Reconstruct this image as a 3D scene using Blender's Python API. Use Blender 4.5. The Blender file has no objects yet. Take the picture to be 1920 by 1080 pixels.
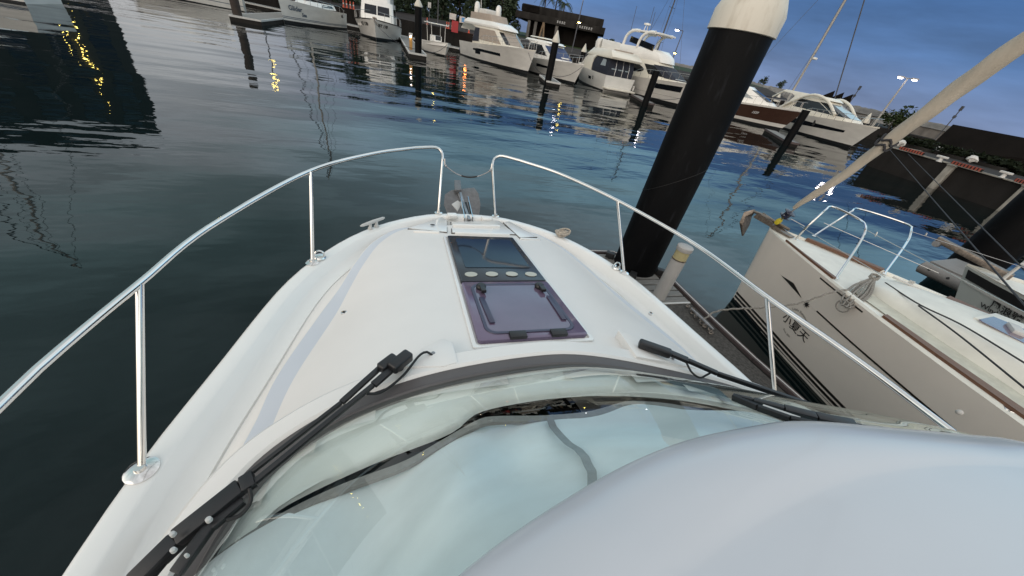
import bpy, bmesh, math, random
from mathutils import Vector, Matrix
from mathutils.bvhtree import BVHTree
from math import radians as R, sin, cos, pi
random.seed(7)
S = bpy.context.scene
COL = S.collection

# ------------------------------------------------------------------ camera
FPX, ROLL, PITCH, AZ, CAMH = 633.0, R(11.9), R(36.1), R(21.0), 3.1
fw = Vector((sin(AZ)*cos(PITCH), cos(AZ)*cos(PITCH), -sin(PITCH)))
r0 = Vector((cos(AZ), -sin(AZ), 0)); u0 = r0.cross(fw)
CR = cos(ROLL)*r0 + sin(ROLL)*u0
CU = -sin(ROLL)*r0 + cos(ROLL)*u0
cam = bpy.data.cameras.new('camera'); cam_o = bpy.data.objects.new('camera', cam); COL.objects.link(cam_o)
cam.sensor_width = 36; cam.lens = FPX/1920*36; cam.clip_start = .02; cam.clip_end = 6000
cam_o.matrix_world = Matrix(((CR.x, CU.x, -fw.x, 0), (CR.y, CU.y, -fw.y, 0), (CR.z, CU.z, -fw.z, CAMH), (0, 0, 0, 1)))
S.camera = cam_o
def at(px, py, z):           # measured spot of the photograph at a known height above the water
    d = (px-960)*CR - (py-540)*CU + FPX*fw
    t = (z-CAMH)/d.z
    return Vector((t*d.x, t*d.y, z))
def pol(az, r, z=0.): return Vector((r*sin(R(az)), r*cos(R(az)), z))

# ------------------------------------------------------------------ world, sun, exposure
W = bpy.data.worlds.new('World'); S.world = W; W.use_nodes = True
nt = W.node_tree; N = nt.nodes; LK = nt.links; N.clear()
def nd(t, **k):
    n = N.new(t)
    for a, b in k.items(): setattr(n, a, b)
    return n
out = nd('ShaderNodeOutputWorld'); bg = nd('ShaderNodeBackground'); bg.inputs[1].default_value = .1
SUN_EL, SUN_AZ = R(32), R(240)
sky = nd('ShaderNodeTexSky', sky_type='NISHITA'); sky.sun_disc = False; sky.sun_elevation = R(6); sky.sun_rotation = SUN_AZ
sky.air_density = 1.2; sky.dust_density = 1.5
tc = nd('ShaderNodeTexCoord'); sep = nd('ShaderNodeSeparateXYZ'); LK.new(tc.outputs['Generated'], sep.inputs[0])
def ramp(stops):
    n = nd('ShaderNodeValToRGB'); e = n.color_ramp.elements
    while len(e) < len(stops): e.new(.5)
    for i, (p, c) in enumerate(stops): e[i].position = p; e[i].color = (*c, 1)
    LK.new(sep.outputs[2], n.inputs[0]); return n
blue = ramp([(0, (.20, .265, .43)), (.03, (.18, .27, .48)), (.09, (.10, .205, .44)), (.17, (.065, .165, .40)), (.215, (.36, .68, .94)), (.30, (.66, 1.14, 1.42)), (.45, (.85, 1.12, 1.28)), (.7, (.92, .98, 1.02)), (1, (.86, .86, .88))])
grey = ramp([(0, (.62, .60, .60)), (.10, (.64, .66, .68)), (.25, (.66, .72, .78)), (.45, (.44, .66, .70)), (.7, (.50, .64, .67)), (1, (.86, .86, .88))])
dt = nd('ShaderNodeVectorMath', operation='DOT_PRODUCT'); LK.new(tc.outputs['Generated'], dt.inputs[0]); dt.inputs[1].default_value = (-.83, -.55, 0)
mr = nd('ShaderNodeMapRange', interpolation_type='SMOOTHSTEP'); LK.new(dt.outputs['Value'], mr.inputs[0]); mr.inputs[1].default_value = -.70; mr.inputs[2].default_value = -.12
mx = nd('ShaderNodeMix', data_type='RGBA'); LK.new(mr.outputs[0], mx.inputs[0]); LK.new(blue.outputs[0], mx.inputs[6]); LK.new(grey.outputs[0], mx.inputs[7])
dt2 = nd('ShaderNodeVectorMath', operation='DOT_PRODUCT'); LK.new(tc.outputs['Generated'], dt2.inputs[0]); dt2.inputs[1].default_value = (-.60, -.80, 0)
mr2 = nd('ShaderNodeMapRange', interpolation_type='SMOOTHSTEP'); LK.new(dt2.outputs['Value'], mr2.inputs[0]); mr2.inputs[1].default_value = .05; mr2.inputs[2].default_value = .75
mx2 = nd('ShaderNodeMix', data_type='RGBA'); LK.new(mr2.outputs[0], mx2.inputs[0]); LK.new(mx.outputs[2], mx2.inputs[6]); aft = ramp([(0, (1.5, 1.35, 1.2)), (.2, (2.1, 1.92, 1.72)), (.42, (2.1, 1.95, 1.78)), (.62, (.95, .95, .95)), (1, (.86, .86, .88))]); LK.new(aft.outputs[0], mx2.inputs[7])  # unseen low sky astern, brightened to light the sailboat hull
mp = nd('ShaderNodeMapping'); mp.inputs['Scale'].default_value = (1.6, 1.6, 9); mp.inputs['Rotation'].default_value = (.12, .05, .3); LK.new(tc.outputs['Generated'], mp.inputs[0])
nz = nd('ShaderNodeTexNoise'); nz.inputs['Scale'].default_value = 1.7; nz.inputs['Detail'].default_value = 6; nz.inputs['Roughness'].default_value = .55; LK.new(mp.outputs[0], nz.inputs[0])
cr = nd('ShaderNodeMapRange'); LK.new(nz.outputs[0], cr.inputs[0]); cr.inputs[1].default_value = .35; cr.inputs[2].default_value = .72; cr.inputs[3].default_value = .74; cr.inputs[4].default_value = 1.28
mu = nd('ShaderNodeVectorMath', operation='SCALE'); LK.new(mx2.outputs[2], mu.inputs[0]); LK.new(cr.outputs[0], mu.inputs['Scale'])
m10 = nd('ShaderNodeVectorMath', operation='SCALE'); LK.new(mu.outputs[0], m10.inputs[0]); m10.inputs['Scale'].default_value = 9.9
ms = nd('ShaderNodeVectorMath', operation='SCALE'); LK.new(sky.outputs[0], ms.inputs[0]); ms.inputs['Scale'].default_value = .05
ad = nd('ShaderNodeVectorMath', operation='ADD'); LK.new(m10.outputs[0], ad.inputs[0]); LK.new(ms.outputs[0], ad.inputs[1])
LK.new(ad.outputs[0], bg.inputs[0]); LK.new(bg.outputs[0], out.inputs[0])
sun = bpy.data.lights.new('sun', 'SUN'); sun.energy = .45; sun.angle = R(45); sun.color = (1, .86, .72)
so = bpy.data.objects.new('sun', sun); COL.objects.link(so)
sd = Vector((sin(SUN_AZ)*cos(SUN_EL), cos(SUN_AZ)*cos(SUN_EL), sin(SUN_EL)))
so.rotation_euler = sd.to_track_quat('Z', 'Y').to_euler()
S.view_settings.view_transform = 'Standard'; S.view_settings.look = 'None'; S.view_settings.exposure = 0; S.view_settings.gamma = 1
S.render.engine = 'CYCLES'; S.cycles.use_denoising = True; S.cycles.max_bounces = 8; S.cycles.transparent_max_bounces = 16
S.cycles.sample_clamp_indirect = 6

# ------------------------------------------------------------------ materials
def mat(name, col, rough=.5, metal=0., var=.06, vscale=3., bump=0., bscale=60., coat=0., col2=None, spec=.5, emit=None, estr=0., stretch=None, lo=.35, hi=.65):
    m = bpy.data.materials.new(name); m.use_nodes = True
    t = m.node_tree; b = t.nodes['Principled BSDF']
    b.inputs['Roughness'].default_value = rough; b.inputs['Metallic'].default_value = metal
    b.inputs['Coat Weight'].default_value = coat; b.inputs['Coat Roughness'].default_value = .05
    b.inputs['Specular IOR Level'].default_value = spec
    tcn = t.nodes.new('ShaderNodeTexCoord'); src = tcn.outputs['Object']
    if stretch:
        mpn = t.nodes.new('ShaderNodeMapping'); mpn.inputs['Scale'].default_value = stretch; t.links.new(src, mpn.inputs[0]); src = mpn.outputs[0]
    n = t.nodes.new('ShaderNodeTexNoise'); n.inputs['Scale'].default_value = vscale; n.inputs['Detail'].default_value = 6; n.inputs['Roughness'].default_value = .6
    t.links.new(src, n.inputs[0])
    mrn = t.nodes.new('ShaderNodeMapRange'); mrn.inputs[1].default_value = lo; mrn.inputs[2].default_value = hi; t.links.new(n.outputs[0], mrn.inputs[0])
    mxn = t.nodes.new('ShaderNodeMix'); mxn.data_type = 'RGBA'; t.links.new(mrn.outputs[0], mxn.inputs[0])
    c2 = col2 or tuple(c*(1-var*2) for c in col)
    mxn.inputs[6].default_value = (*col, 1); mxn.inputs[7].default_value = (*c2, 1)
    t.links.new(mxn.outputs[2], b.inputs['Base Color'])
    if bump:
        n2 = t.nodes.new('ShaderNodeTexNoise'); n2.inputs['Scale'].default_value = bscale; n2.inputs['Detail'].default_value = 4; t.links.new(src, n2.inputs[0])
        bn = t.nodes.new('ShaderNodeBump'); bn.inputs['Strength'].default_value = bump; bn.inputs['Distance'].default_value = .01
        t.links.new(n2.outputs[0], bn.inputs['Height']); t.links.new(bn.outputs[0], b.inputs['Normal'])
    if emit:
        b.inputs['Emission Color'].default_value = (*emit, 1); b.inputs['Emission Strength'].default_value = estr
    return m
M = {}
M['gel'] = mat('white gelcoat', (.80, .79, .765), .22, var=.012, vscale=2, coat=.3)
M['deck'] = mat('matt deck gelcoat', (.79, .765, .735), .42, var=.018, vscale=2.5, bump=.03, bscale=300)
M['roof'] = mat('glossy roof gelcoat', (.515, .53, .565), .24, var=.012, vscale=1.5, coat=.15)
M['band'] = mat('sky tinted gelcoat strip', (.60, .64, .70), .32, var=.01, coat=.1)  # blue of the reflected sky is put into the base colour
M['disc'] = mat('dull vent disc', (.50, .50, .44), .5)
M['galv'] = mat('dull galvanised plate', (.17, .17, .175), .55, .25, var=.12, vscale=25, bump=.1)
M['steel'] = mat('polished stainless', (.78, .77, .75), .12, 1., var=.05, vscale=8)
M['steel2'] = mat('worn galvanised steel', (.36, .36, .37), .42, .8, var=.15, vscale=20)
M['bronze'] = mat('tarnished steel', (.30, .25, .21), .45, .7, var=.25, vscale=30, bump=.2)
M['black'] = mat('black plastic', (.014, .014, .016), .38, var=.1, bump=.05, bscale=200)
M['rubber'] = mat('black rubber', (.012, .012, .013), .6)
M['gasket'] = mat('grey brown gasket', (.105, .095, .095), .5, var=.08)
M['dark_panel'] = mat('smoked acrylic', (.018, .022, .032), .06, var=.05, spec=.35)
M['dark_frame'] = mat('charcoal panel border', (.03, .034, .045), .25)
M['seam'] = mat('dark deck seam', (.10, .095, .09), .7)
M['purple'] = mat('violet acrylic', (.14, .10, .155), .07, var=.05, vscale=6, coat=.3)
M['purple_rim'] = mat('violet acrylic rim', (.165, .13, .20), .10, var=.03)
M['seal'] = mat('dark violet seal', (.045, .038, .075), .3)
M['cloth'] = mat('pale blue curtain cloth', (.655, .685, .70), .8, var=.04, vscale=5, bump=.12, bscale=400)
M['hem'] = mat('brown grey hem tape', (.25, .235, .225), .8, var=.1, vscale=40)
M['dash'] = mat('pale dashboard moulding', (.86, .88, .85), .5, var=.02)
M['void'] = mat('cabin shade sheet', (.06, .08, .10), .7)
M['pile'] = mat('black pile sleeve', (.0035, .0036, .0042), .5, var=.25, vscale=2.5, bump=.2, bscale=14, col2=(.018, .019, .022), spec=.10, stretch=(5, 5, 1), lo=.60, hi=.80)
M['cone'] = mat('cream pile cap', (.62, .58, .50), .5, vscale=4, col2=(.47, .42, .34), stretch=(3, 3, .8), lo=.5, hi=.8)
M['rope'] = mat('cream rope', (.55, .48, .40), .85, var=.25, vscale=60, bump=.5, bscale=250)
M['rope2'] = mat('grey rope', (.33, .31, .28), .85, var=.25, vscale=60, bump=.5, bscale=250)
M['rope3'] = mat('dark rope', (.03, .03, .035), .8)
M['mat'] = mat('dark granular dock mat', (.035, .031, .028), .9, vscale=30, col2=(.085, .078, .07), bump=.8, bscale=130)
M['plank'] = mat('weathered plank', (.23, .22, .205), .8, var=.2, vscale=12, stretch=(1, 8, 8), bump=.2)
M['fenderstrip'] = mat('maroon rubber dock edge', (.085, .062, .06), .6, var=.15)
M['pvc'] = mat('pale edge strip', (.55, .54, .52), .5)
M['pedestal'] = mat('grey pedestal', (.40, .385, .37), .5, var=.06)
M['lens'] = mat('yellowed lamp lens', (.46, .40, .22), .25, var=.1)
M['sailhull'] = mat('cream sailboat topsides', (.80, .735, .665), .22, var=.03, vscale=1.2, coat=.3)
M['saildeck'] = mat('pale sailboat deck', (.76, .745, .68), .5, var=.06, vscale=4, bump=.05)
M['nonskid'] = mat('greenish nonskid', (.60, .595, .51), .7, var=.1, vscale=8, bump=.3, bscale=120)
M['teak'] = mat('brown teak rail', (.16, .078, .045), .5, var=.15, vscale=14, stretch=(8, 1, 8), bump=.1)
M['stripe'] = mat('black hull stripe', (.02, .018, .016), .3)
M['bottom'] = mat('black bottom paint', (.008, .009, .011), .5)
M['sailcloth'] = mat('beige furled sail cover', (.42, .375, .31), .85, var=.06, vscale=3, stretch=(3, 3, 1.2), bump=.5, bscale=9)
M['navy'] = mat('navy canvas', (.010, .013, .028), .7, var=.2, vscale=3)
M['bluecanvas'] = mat('blue windscreen cover', (.035, .06, .15), .7, var=.12, vscale=2)
M['ywhite'] = mat('yacht white', (.78, .76, .72), .25, var=.04, vscale=.8, coat=.2)
M['ycream'] = mat('yacht cream', (.72, .68, .59), .3, var=.04, vscale=.8)
M['ygrey'] = mat('weathered yacht side', (.66, .645, .61), .3, var=.07, vscale=.7, stretch=(1, 1, 3))
M['beige'] = mat('beige window cover', (.36, .30, .25), .8, var=.06)
M['glassdark'] = mat('dark yacht window', (.008, .010, .014), .06, var=.1)
M['glassgrey'] = mat('pale window film', (.22, .26, .28), .12)
M['brownhull'] = mat('chocolate topsides', (.055, .028, .020), .2, var=.08, coat=.3)
M['chrome_far'] = mat('thin steel rail', (.50, .49, .48), .25, .8)
M['conc'] = mat('stained concrete', (.16, .15, .14), .85, var=.25, vscale=1.2, bump=.4, bscale=8, stretch=(1, 1, .3))
M['darkconc'] = mat('dark stained concrete', (.034, .031, .029), .85, spec=.12, var=.3, vscale=.7, bump=.4, bscale=5, stretch=(1, 1, .25))
M['quayface'] = mat('dark wet quay face', (.024, .022, .021), .8, spec=.1, var=.3, vscale=.5, stretch=(1, 1, .4), bump=.3, bscale=4)
M['quaytop'] = mat('grey quay paving', (.06, .057, .057), .95, var=.15, vscale=.4, spec=.03)
M['rock'] = mat('grey breakwater stone', (.23, .215, .20), .9, var=.3, vscale=.35, bump=1, bscale=2)
M['wood_brown'] = mat('brown timber pile', (.045, .032, .026), .8, var=.2)
M['timber'] = mat('timber post', (.22, .15, .09), .8, var=.15)
M['bark'] = mat('tree bark', (.10, .085, .065), .9, var=.2)
M['leaf'] = mat('dark foliage', (.014, .028, .013), .7, vscale=1.2, col2=(.034, .055, .024))
M['hedge'] = mat('dark hedge foliage', (.007, .011, .006), .8, spec=.1, vscale=1.2, col2=(.016, .022, .011))
M['leaf2'] = mat('olive foliage', (.018, .030, .011), .7, spec=.05, vscale=1.2, col2=(.04, .055, .022))
M['redboard'] = mat('red board', (.42, .03, .035), .5)
M['orange'] = mat('orange barrier', (.55, .10, .05), .5)
M['fpost'] = mat('weathered fender post', (.36, .34, .30), .7, var=.25, vscale=3, stretch=(1, 1, .4))
M['redstripe'] = mat('faded red paint', (.36, .075, .045), .7, var=.15)
M['whitepaint'] = mat('white paint', (.62, .60, .57), .6, var=.12, vscale=4)
M['signblue'] = mat('sign blue', (.08, .30, .60), .5)
M['ochre'] = mat('ochre hydrant box', (.50, .26, .07), .5)
M['poledark'] = mat('lamp pole', (.10, .10, .11), .5, .4)
M['mastmat'] = mat('painted mast', (.38, .36, .33), .5, var=.08)
M['mastdark'] = mat('dark mast', (.06, .062, .07), .5)
M['ledwhite'] = mat('white lamp glow', (1, 1, 1), .5, emit=(1, .93, .98), estr=40)
M['ledyellow'] = mat('yellow lamp glow', (1, .8, .3), .5, emit=(1, .74, .16), estr=40)
M['ledorange'] = mat('orange lamp glow', (1, .4, .1), .5, emit=(1, .27, .06), estr=60)
M['bldg'] = mat('dark hotel facade', (.016, .020, .020), .8, var=.2, vscale=.2)
M['wall'] = mat('dark brown wall', (.010, .008, .007), .8, spec=.08, var=.3, vscale=.4)
M['ink'] = mat('black lettering', (.022, .02, .02), .4)
M['inkgrey'] = mat('slate lettering', (.10, .13, .17), .5)
M['inkwhite'] = mat('white lettering', (.6, .6, .6), .5)
M['hypalon'] = mat('grey float tube', (.24, .225, .215), .6, var=.08)
M['wwhull'] = mat('pale grey green topsides', (.46, .48, .46), .25, var=.03)
M['yellow'] = mat('yellow tape', (.55, .45, .03), .5)
M['drum'] = mat('blue black furler drum', (.02, .022, .045), .25)

# tinted windshield glass
g = bpy.data.materials.new('tinted windshield glass'); g.use_nodes = True; t = g.node_tree; t.nodes.clear()
o_ = t.nodes.new('ShaderNodeOutputMaterial'); mxs = t.nodes.new('ShaderNodeMixShader'); tr = t.nodes.new('ShaderNodeBsdfTransparent'); gl = t.nodes.new('ShaderNodeBsdfGlossy')
lw = t.nodes.new('ShaderNodeLayerWeight'); pw = t.nodes.new('ShaderNodeMath'); pw.operation = 'POWER'; pw.inputs[1].default_value = 4.6; fr = t.nodes.new('ShaderNodeMath'); fr.operation = 'MULTIPLY_ADD'; fr.inputs[1].default_value = .92; fr.inputs[2].default_value = .075
t.links.new(lw.outputs['Facing'], pw.inputs[0]); t.links.new(pw.outputs[0], fr.inputs[0])
tr.inputs[0].default_value = (.93, .98, .965, 1); gl.inputs['Roughness'].default_value = .004; gl.inputs[0].default_value = (.95, 1, .98, 1)
t.links.new(fr.outputs[0], mxs.inputs[0]); t.links.new(tr.outputs[0], mxs.inputs[1]); t.links.new(gl.outputs[0], mxs.inputs[2]); t.links.new(mxs.outputs[0], o_.inputs[0])
M['glass'] = g
# water
g = bpy.data.materials.new('harbour water'); g.use_nodes = True; t = g.node_tree; b = t.nodes['Principled BSDF']
b.inputs['Base Color'].default_value = (.0015, .006, .0065, 1); b.inputs['Roughness'].default_value = .02; b.inputs['IOR'].default_value = 1.34
tcn = t.nodes.new('ShaderNodeTexCoord')
def wnoise(scale, st, rot, det=2, rough=.5):
    mpn = t.nodes.new('ShaderNodeMapping'); mpn.inputs['Scale'].default_value = st; mpn.inputs['Rotation'].default_value = (0, 0, rot)
    t.links.new(tcn.outputs['Object'], mpn.inputs[0])
    n = t.nodes.new('ShaderNodeTexNoise'); n.inputs['Scale'].default_value = scale; n.inputs['Detail'].default_value = det; n.inputs['Roughness'].default_value = rough
    t.links.new(mpn.outputs[0], n.inputs[0]); return n.outputs[0]
def mth(op, a, b_):
    n = t.nodes.new('ShaderNodeMath'); n.operation = op
    for i, v in enumerate((a, b_)):
        if isinstance(v, (int, float)): n.inputs[i].default_value = v
        else: t.links.new(v, n.inputs[i])
    return n.outputs[0]
big = wnoise(.16, (1, 2.2, 1), R(-20), 1)
mid = wnoise(.75, (1, 2.6, 1), R(-24), 2)
fine = wnoise(3.0, (1, 2.2, 1), R(-15), 2)
patch = wnoise(.045, (1, 1.6, 1), R(10), 2)
pm = t.nodes.new('ShaderNodeMapRange'); t.links.new(patch, pm.inputs[0]); pm.inputs[1].default_value = .38; pm.inputs[2].default_value = .62; pm.inputs[3].default_value = .35; pm.inputs[4].default_value = 1.25
hgt = mth('ADD', mth('MULTIPLY', big, .11), mth('MULTIPLY', mth('ADD', mth('MULTIPLY', mid, .013), mth('MULTIPLY', fine, .0015)), pm.outputs[0]))
bn = t.nodes.new('ShaderNodeBump'); bn.inputs['Strength'].default_value = 1; bn.inputs['Distance'].default_value = 1.0
t.links.new(hgt, bn.inputs['Height']); t.links.new(bn.outputs[0], b.inputs['Normal'])
M['water'] = g

# ------------------------------------------------------------------ mesh helpers
ROOT = {}
def tag(o, label=None, cat=None, group=None, kind=None):
    if label: o['label'] = label
    if cat: o['category'] = cat
    if group: o['group'] = group
    if kind: o['kind'] = kind
    return o
def thing(name, label, cat, loc=(0, 0, 0), rz=0., group=None):
    o = bpy.data.objects.new(name, None); COL.objects.link(o); o.location = loc; o.rotation_euler = (0, 0, rz); o.empty_display_size = .2
    tag(o, label, cat, group)
    ROOT[o.name] = Matrix.Translation(Vector(loc)) @ Matrix.Rotation(rz, 4, 'Z')
    return o
def rootm(p):
    while p.parent: p = p.parent
    return ROOT.get(p.name, Matrix.Identity(4))
def dup(o, parent=None, loc=None, rz=None):
    c = o.copy(); COL.objects.link(c); c.parent = parent
    if loc is not None: c.location = loc
    if rz is not None: c.rotation_euler = (0, 0, rz)
    for ch in [x for x in COL.objects if x.parent == o]: dup(ch, c)
    return c
class MB:
    def __init__(s): s.v = []; s.f = []
    def add(s, vs, fs):
        k = len(s.v); s.v += [Vector(p) for p in vs]; s.f += [tuple(i+k for i in f) for f in fs]; return s
    def grid(s, rows, wrap=False):
        n = len(rows[0]); vs = [p for r in rows for p in r]; fs = []
        for i in range(len(rows)-1):
            for j in range(n if wrap else n-1):
                a = i*n+j; b = i*n+(j+1) % n; fs.append((a, b, b+n, a+n))
        return s.add(vs, fs)
    def loft(s, rings, caps=True):
        s.grid(rings, True)
        if caps:
            s.add(rings[0], [tuple(range(len(rings[0])))]); s.add(rings[-1], [tuple(range(len(rings[-1])))])
        return s
    def box(s, c, d, rz=0., rx=0., ry=0.):
        m = Matrix.Rotation(rz, 3, 'Z') @ Matrix.Rotation(ry, 3, 'Y') @ Matrix.Rotation(rx, 3, 'X'); c = Vector(c)
        vs = [c + m @ Vector((x*d[0]/2, y*d[1]/2, z*d[2]/2)) for z in (-1, 1) for x, y in ((-1, -1), (1, -1), (1, 1), (-1, 1))]
        return s.add(vs, [(3, 2, 1, 0), (4, 5, 6, 7), (0, 1, 5, 4), (1, 2, 6, 5), (2, 3, 7, 6), (3, 0, 4, 7)])
    def bar(s, a, b, w, h, up=Vector((0, 0, 1))):
        a = Vector(a); b = Vector(b); d = (b-a).normalized(); x = d.cross(up)
        if x.length < 1e-4: x = d.cross(Vector((1, 0, 0)))
        x.normalize(); y = x.cross(d)
        q = lambda p: [p - x*w/2 - y*h/2, p + x*w/2 - y*h/2, p + x*w/2 + y*h/2, p - x*w/2 + y*h/2]
        return s.loft([q(a), q(b)])
    def tube(s, pts, r, n=8, closed=False):
        P = [Vector(p) for p in pts]; m = len(P); rings = []; u = None
        for i in range(m):
            if closed: d = P[(i+1) % m]-P[i-1]
            else: d = P[min(i+1, m-1)]-P[max(i-1, 0)]
            if d.length < 1e-9: d = Vector((0, 0, 1))
            d.normalize()
            if u is None: u = d.cross(Vector((0, 0, 1)) if abs(d.z) < .9 else Vector((1, 0, 0)))
            u = u - d*u.dot(d)
            if u.length < 1e-6: u = d.cross(Vector((1, .3, 0)))
            u.normalize(); w = d.cross(u); rr = r[i] if isinstance(r, (list, tuple)) else r
            rings.append([P[i] + rr*(cos(2*pi*k/n)*u + sin(2*pi*k/n)*w) for k in range(n)])
        if closed: rings.append(rings[0]); return s.grid(rings, True)
        return s.loft(rings)
    def lathe(s, prof, c=(0, 0, 0), n=24, axis=Vector((0, 0, 1))):
        c = Vector(c); q = axis.to_track_quat('Z', 'Y')
        return s.loft([[c + q @ Vector((r*cos(2*pi*k/n), r*sin(2*pi*k/n), z)) for k in range(n)] for r, z in prof])
    def slab(s, poly, h):     # 3-D polygon raised by h
        P = [Vector(p) for p in poly]; h = Vector((0, 0, h)) if isinstance(h, (int, float)) else Vector(h)
        return s.loft([P, [p+h for p in P]])
    def sph(s, c, r, n=12, sc=(1, 1, 1)):
        c = Vector(c); rings = []
        for i in range(n//2+1):
            a = -pi/2 + pi*i/(n//2); rr = max(cos(a), .001)
            rings.append([c + Vector((r*sc[0]*rr*cos(2*pi*k/n), r*sc[1]*rr*sin(2*pi*k/n), r*sc[2]*sin(a))) for k in range(n)])
        return s.loft(rings)
    def build(s, name, m, parent=None, world=False, smooth=True, ang=38, bev=0., seg=2, weld=True):
        me = bpy.data.meshes.new(name); bm = bmesh.new()
        inv = rootm(parent).inverted() if (world and parent) else None
        vs = [bm.verts.new(inv @ p if inv else p) for p in s.v]
        for f in s.f:
            try: bm.faces.new([vs[i] for i in f])
            except ValueError: pass
        if weld: bmesh.ops.remove_doubles(bm, verts=bm.verts, dist=2e-5)
        bmesh.ops.recalc_face_normals(bm, faces=bm.faces)
        if bev:
            es = [e for e in bm.edges if len(e.link_faces) == 2 and e.calc_face_angle(0) > .6]
            bmesh.ops.bevel(bm, geom=es, offset=bev, segments=seg, profile=.6, affect='EDGES', clamp_overlap=True)
        for f in bm.faces: f.smooth = smooth
        bm.to_mesh(me); bm.free()
        if smooth: me.set_sharp_from_angle(angle=R(ang))
        me.materials.append(M[m] if isinstance(m, str) else m)
        o = bpy.data.objects.new(name, me); COL.objects.link(o)
        if parent: o.parent = parent
        return o
def spline(P, n, closed=False):        # Catmull-Rom through P, resampled evenly
    P = [Vector(p) for p in P]; out = []; m = len(P)
    for i in range(m-1 if not closed else m):
        p1 = P[i]; p2 = P[(i+1) % m]
        p0 = P[i-1] if (i > 0 or closed) else p1*2-p2
        p3 = P[(i+2) % m] if (i+2 < m or closed) else p2*2-p1
        for k in range(12):
            u = k/12; out.append(.5*((2*p1)+(p2-p0)*u+(2*p0-5*p1+4*p2-p3)*u*u+(3*p1-p0-3*p2+p3)*u**3))
    if not closed: out.append(P[-1])
    L = [0.]
    for i in range(1, len(out)): L.append(L[-1]+(out[i]-out[i-1]).length)
    res = []; j = 0
    for k in range(n):
        t = L[-1]*k/(n-1)
        while j < len(L)-2 and L[j+1] < t: j += 1
        f = (t-L[j])/max(L[j+1]-L[j], 1e-9); res.append(out[j].lerp(out[j+1], min(f, 1)))
    return res
def text_pts(body, size, bold=0.):
    c = bpy.data.curves.new('lettering', 'FONT'); c.body = body; c.size = size; c.resolution_u = 3; c.offset = bold
    o = bpy.data.objects.new('lettering', c); COL.objects.link(o)
    dg = bpy.context.evaluated_depsgraph_get(); me = o.evaluated_get(dg).to_mesh()
    vs = [v.co.copy() for v in me.vertices]; fs = [tuple(p.vertices) for p in me.polygons]
    o.evaluated_get(dg).to_mesh_clear(); bpy.data.objects.remove(o); bpy.data.curves.remove(c)
    return vs, fs
def struct(name, mb, m, **k): return tag(mb.build(name, m, **k), kind='structure')

# ------------------------------------------------------------------ setting: water, quays, breakwater
struct('water', MB().add([(-3000, -3000, 0), (3000, -3000, 0), (3000, 3000, 0), (-3000, 3000, 0)], [(0, 1, 2, 3)]), 'water')

# ------------------------------------------------------------------ the white motor boat we stand on
XC = .60
boat = thing('motor_boat', 'white motor boat in the foreground with tinted windshield, glossy hardtop and bow rails', 'motor boat', (XC, 0, 0))
def zc(y):                       # height of the coachroof along the centreline
    return max(1.475, 1.62 + .174*(2.61-y)) if y > .0 else 2.07
def mirror(c): return [Vector((2*XC-p.x, p.y, p.z)) for p in reversed(c)]
def full(half, n=70):            # half: aft port .. bow centre, given as (half breadth, y, z)
    c = spline([(XC-h, y, z) for h, y, z in half], n); return c + mirror(c)[1:]
G = [(1.70, -5.6, 1.5), (1.72, -3, 1.5), (1.715, -1.2, 1.5), (1.705, -.3, 1.5), (1.69, .35, 1.5), (1.655, .9, 1.5), (1.565, 1.42, 1.5), (1.42, 2.15, 1.5), (1.2, 2.64, 1.5), (.94, 2.98, 1.5), (.65, 3.2, 1.5), (.34, 3.34, 1.5), (0, 3.375, 1.5)]
Gc = full(G)
def inset(c, d, z):
    o = []
    for i, p in enumerate(c):
        t_ = (c[min(i+1, len(c)-1)]-c[max(i-1, 0)]).normalized(); n_ = Vector((t_.y, -t_.x, 0))
        o.append(Vector((p.x+n_.x*d, p.y+n_.y*d, z)))
    return o
hull_rows = []
for hs, dy, z in ((.62, -.75, -.45), (.80, -.45, -.05), (.86, -.32, .25), (.93, -.18, .75), (.975, -.06, 1.2)):
    hull_rows.append([Vector((XC+(p.x-XC)*hs, p.y+dy*max(0, min(1, (p.y+1)/4.4)), z)) for p in Gc])
hull_rows += [inset(Gc, -.018, 1.36), inset(Gc, -.018, 1.43), inset(Gc, -.012, 1.475), inset(Gc, 0, 1.494), inset(Gc, .018, 1.5), inset(Gc, .078, 1.5), inset(Gc, .095, 1.494), inset(Gc, .128, 1.435), inset(Gc, .15, 1.424), inset(Gc, .236, 1.428), inset(Gc, .24, 1.417), inset(Gc, .248, 1.417), inset(Gc, .252, 1.43)]
hb = MB().grid(hull_rows); hb.add([r[0] for r in hull_rows]+[r[-1] for r in reversed(hull_rows)], [tuple(range(2*len(hull_rows)))])
hb.build('hull', 'gel', boat, world=True, ang=50)
# coachroof: side slope, chamfer band, cambered top, open under the windshield
Apx = [((440, 865), 1.60), ((477, 790), 1.575), ((520, 700), 1.545), ((597, 590), 1.505), ((635, 540), 1.49), ((665, 493), 1.48), ((700, 453), 1.47), ((752, 427), 1.465)]
Bpx = [((492, 865), 1.70), ((517, 790), 1.67), ((560, 700), 1.625), ((632, 590), 1.575), ((658, 540), 1.55), ((685, 493), 1.53), ((717, 453), 1.51), ((760, 430), 1.495)]
Ah = [(1.24, -5.5, 1.62), (1.24, -1.5, 1.62), (1.235, .2, 1.62)] + [(XC-at(*p, z).x, at(*p, z).y, z) for p, z in Apx] + [(.34, 3.06, 1.462), (.16, 3.085, 1.458), (0, 3.09, 1.458)]
Bh = [(1.16, -5.5, 1.73), (1.16, -1.5, 1.73), (1.155, .2, 1.73)] + [(XC-at(*p, z).x, at(*p, z).y, z) for p, z in Bpx] + [(.40, 2.93, 1.487), (.28, 3.00, 1.48), (.12, 3.03, 1.475), (0, 3.035, 1.475)]
A = full(Ah, 150); Bc = full(Bh, 150); Rg = inset(full(G, 150), .25, 1.43)
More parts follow.
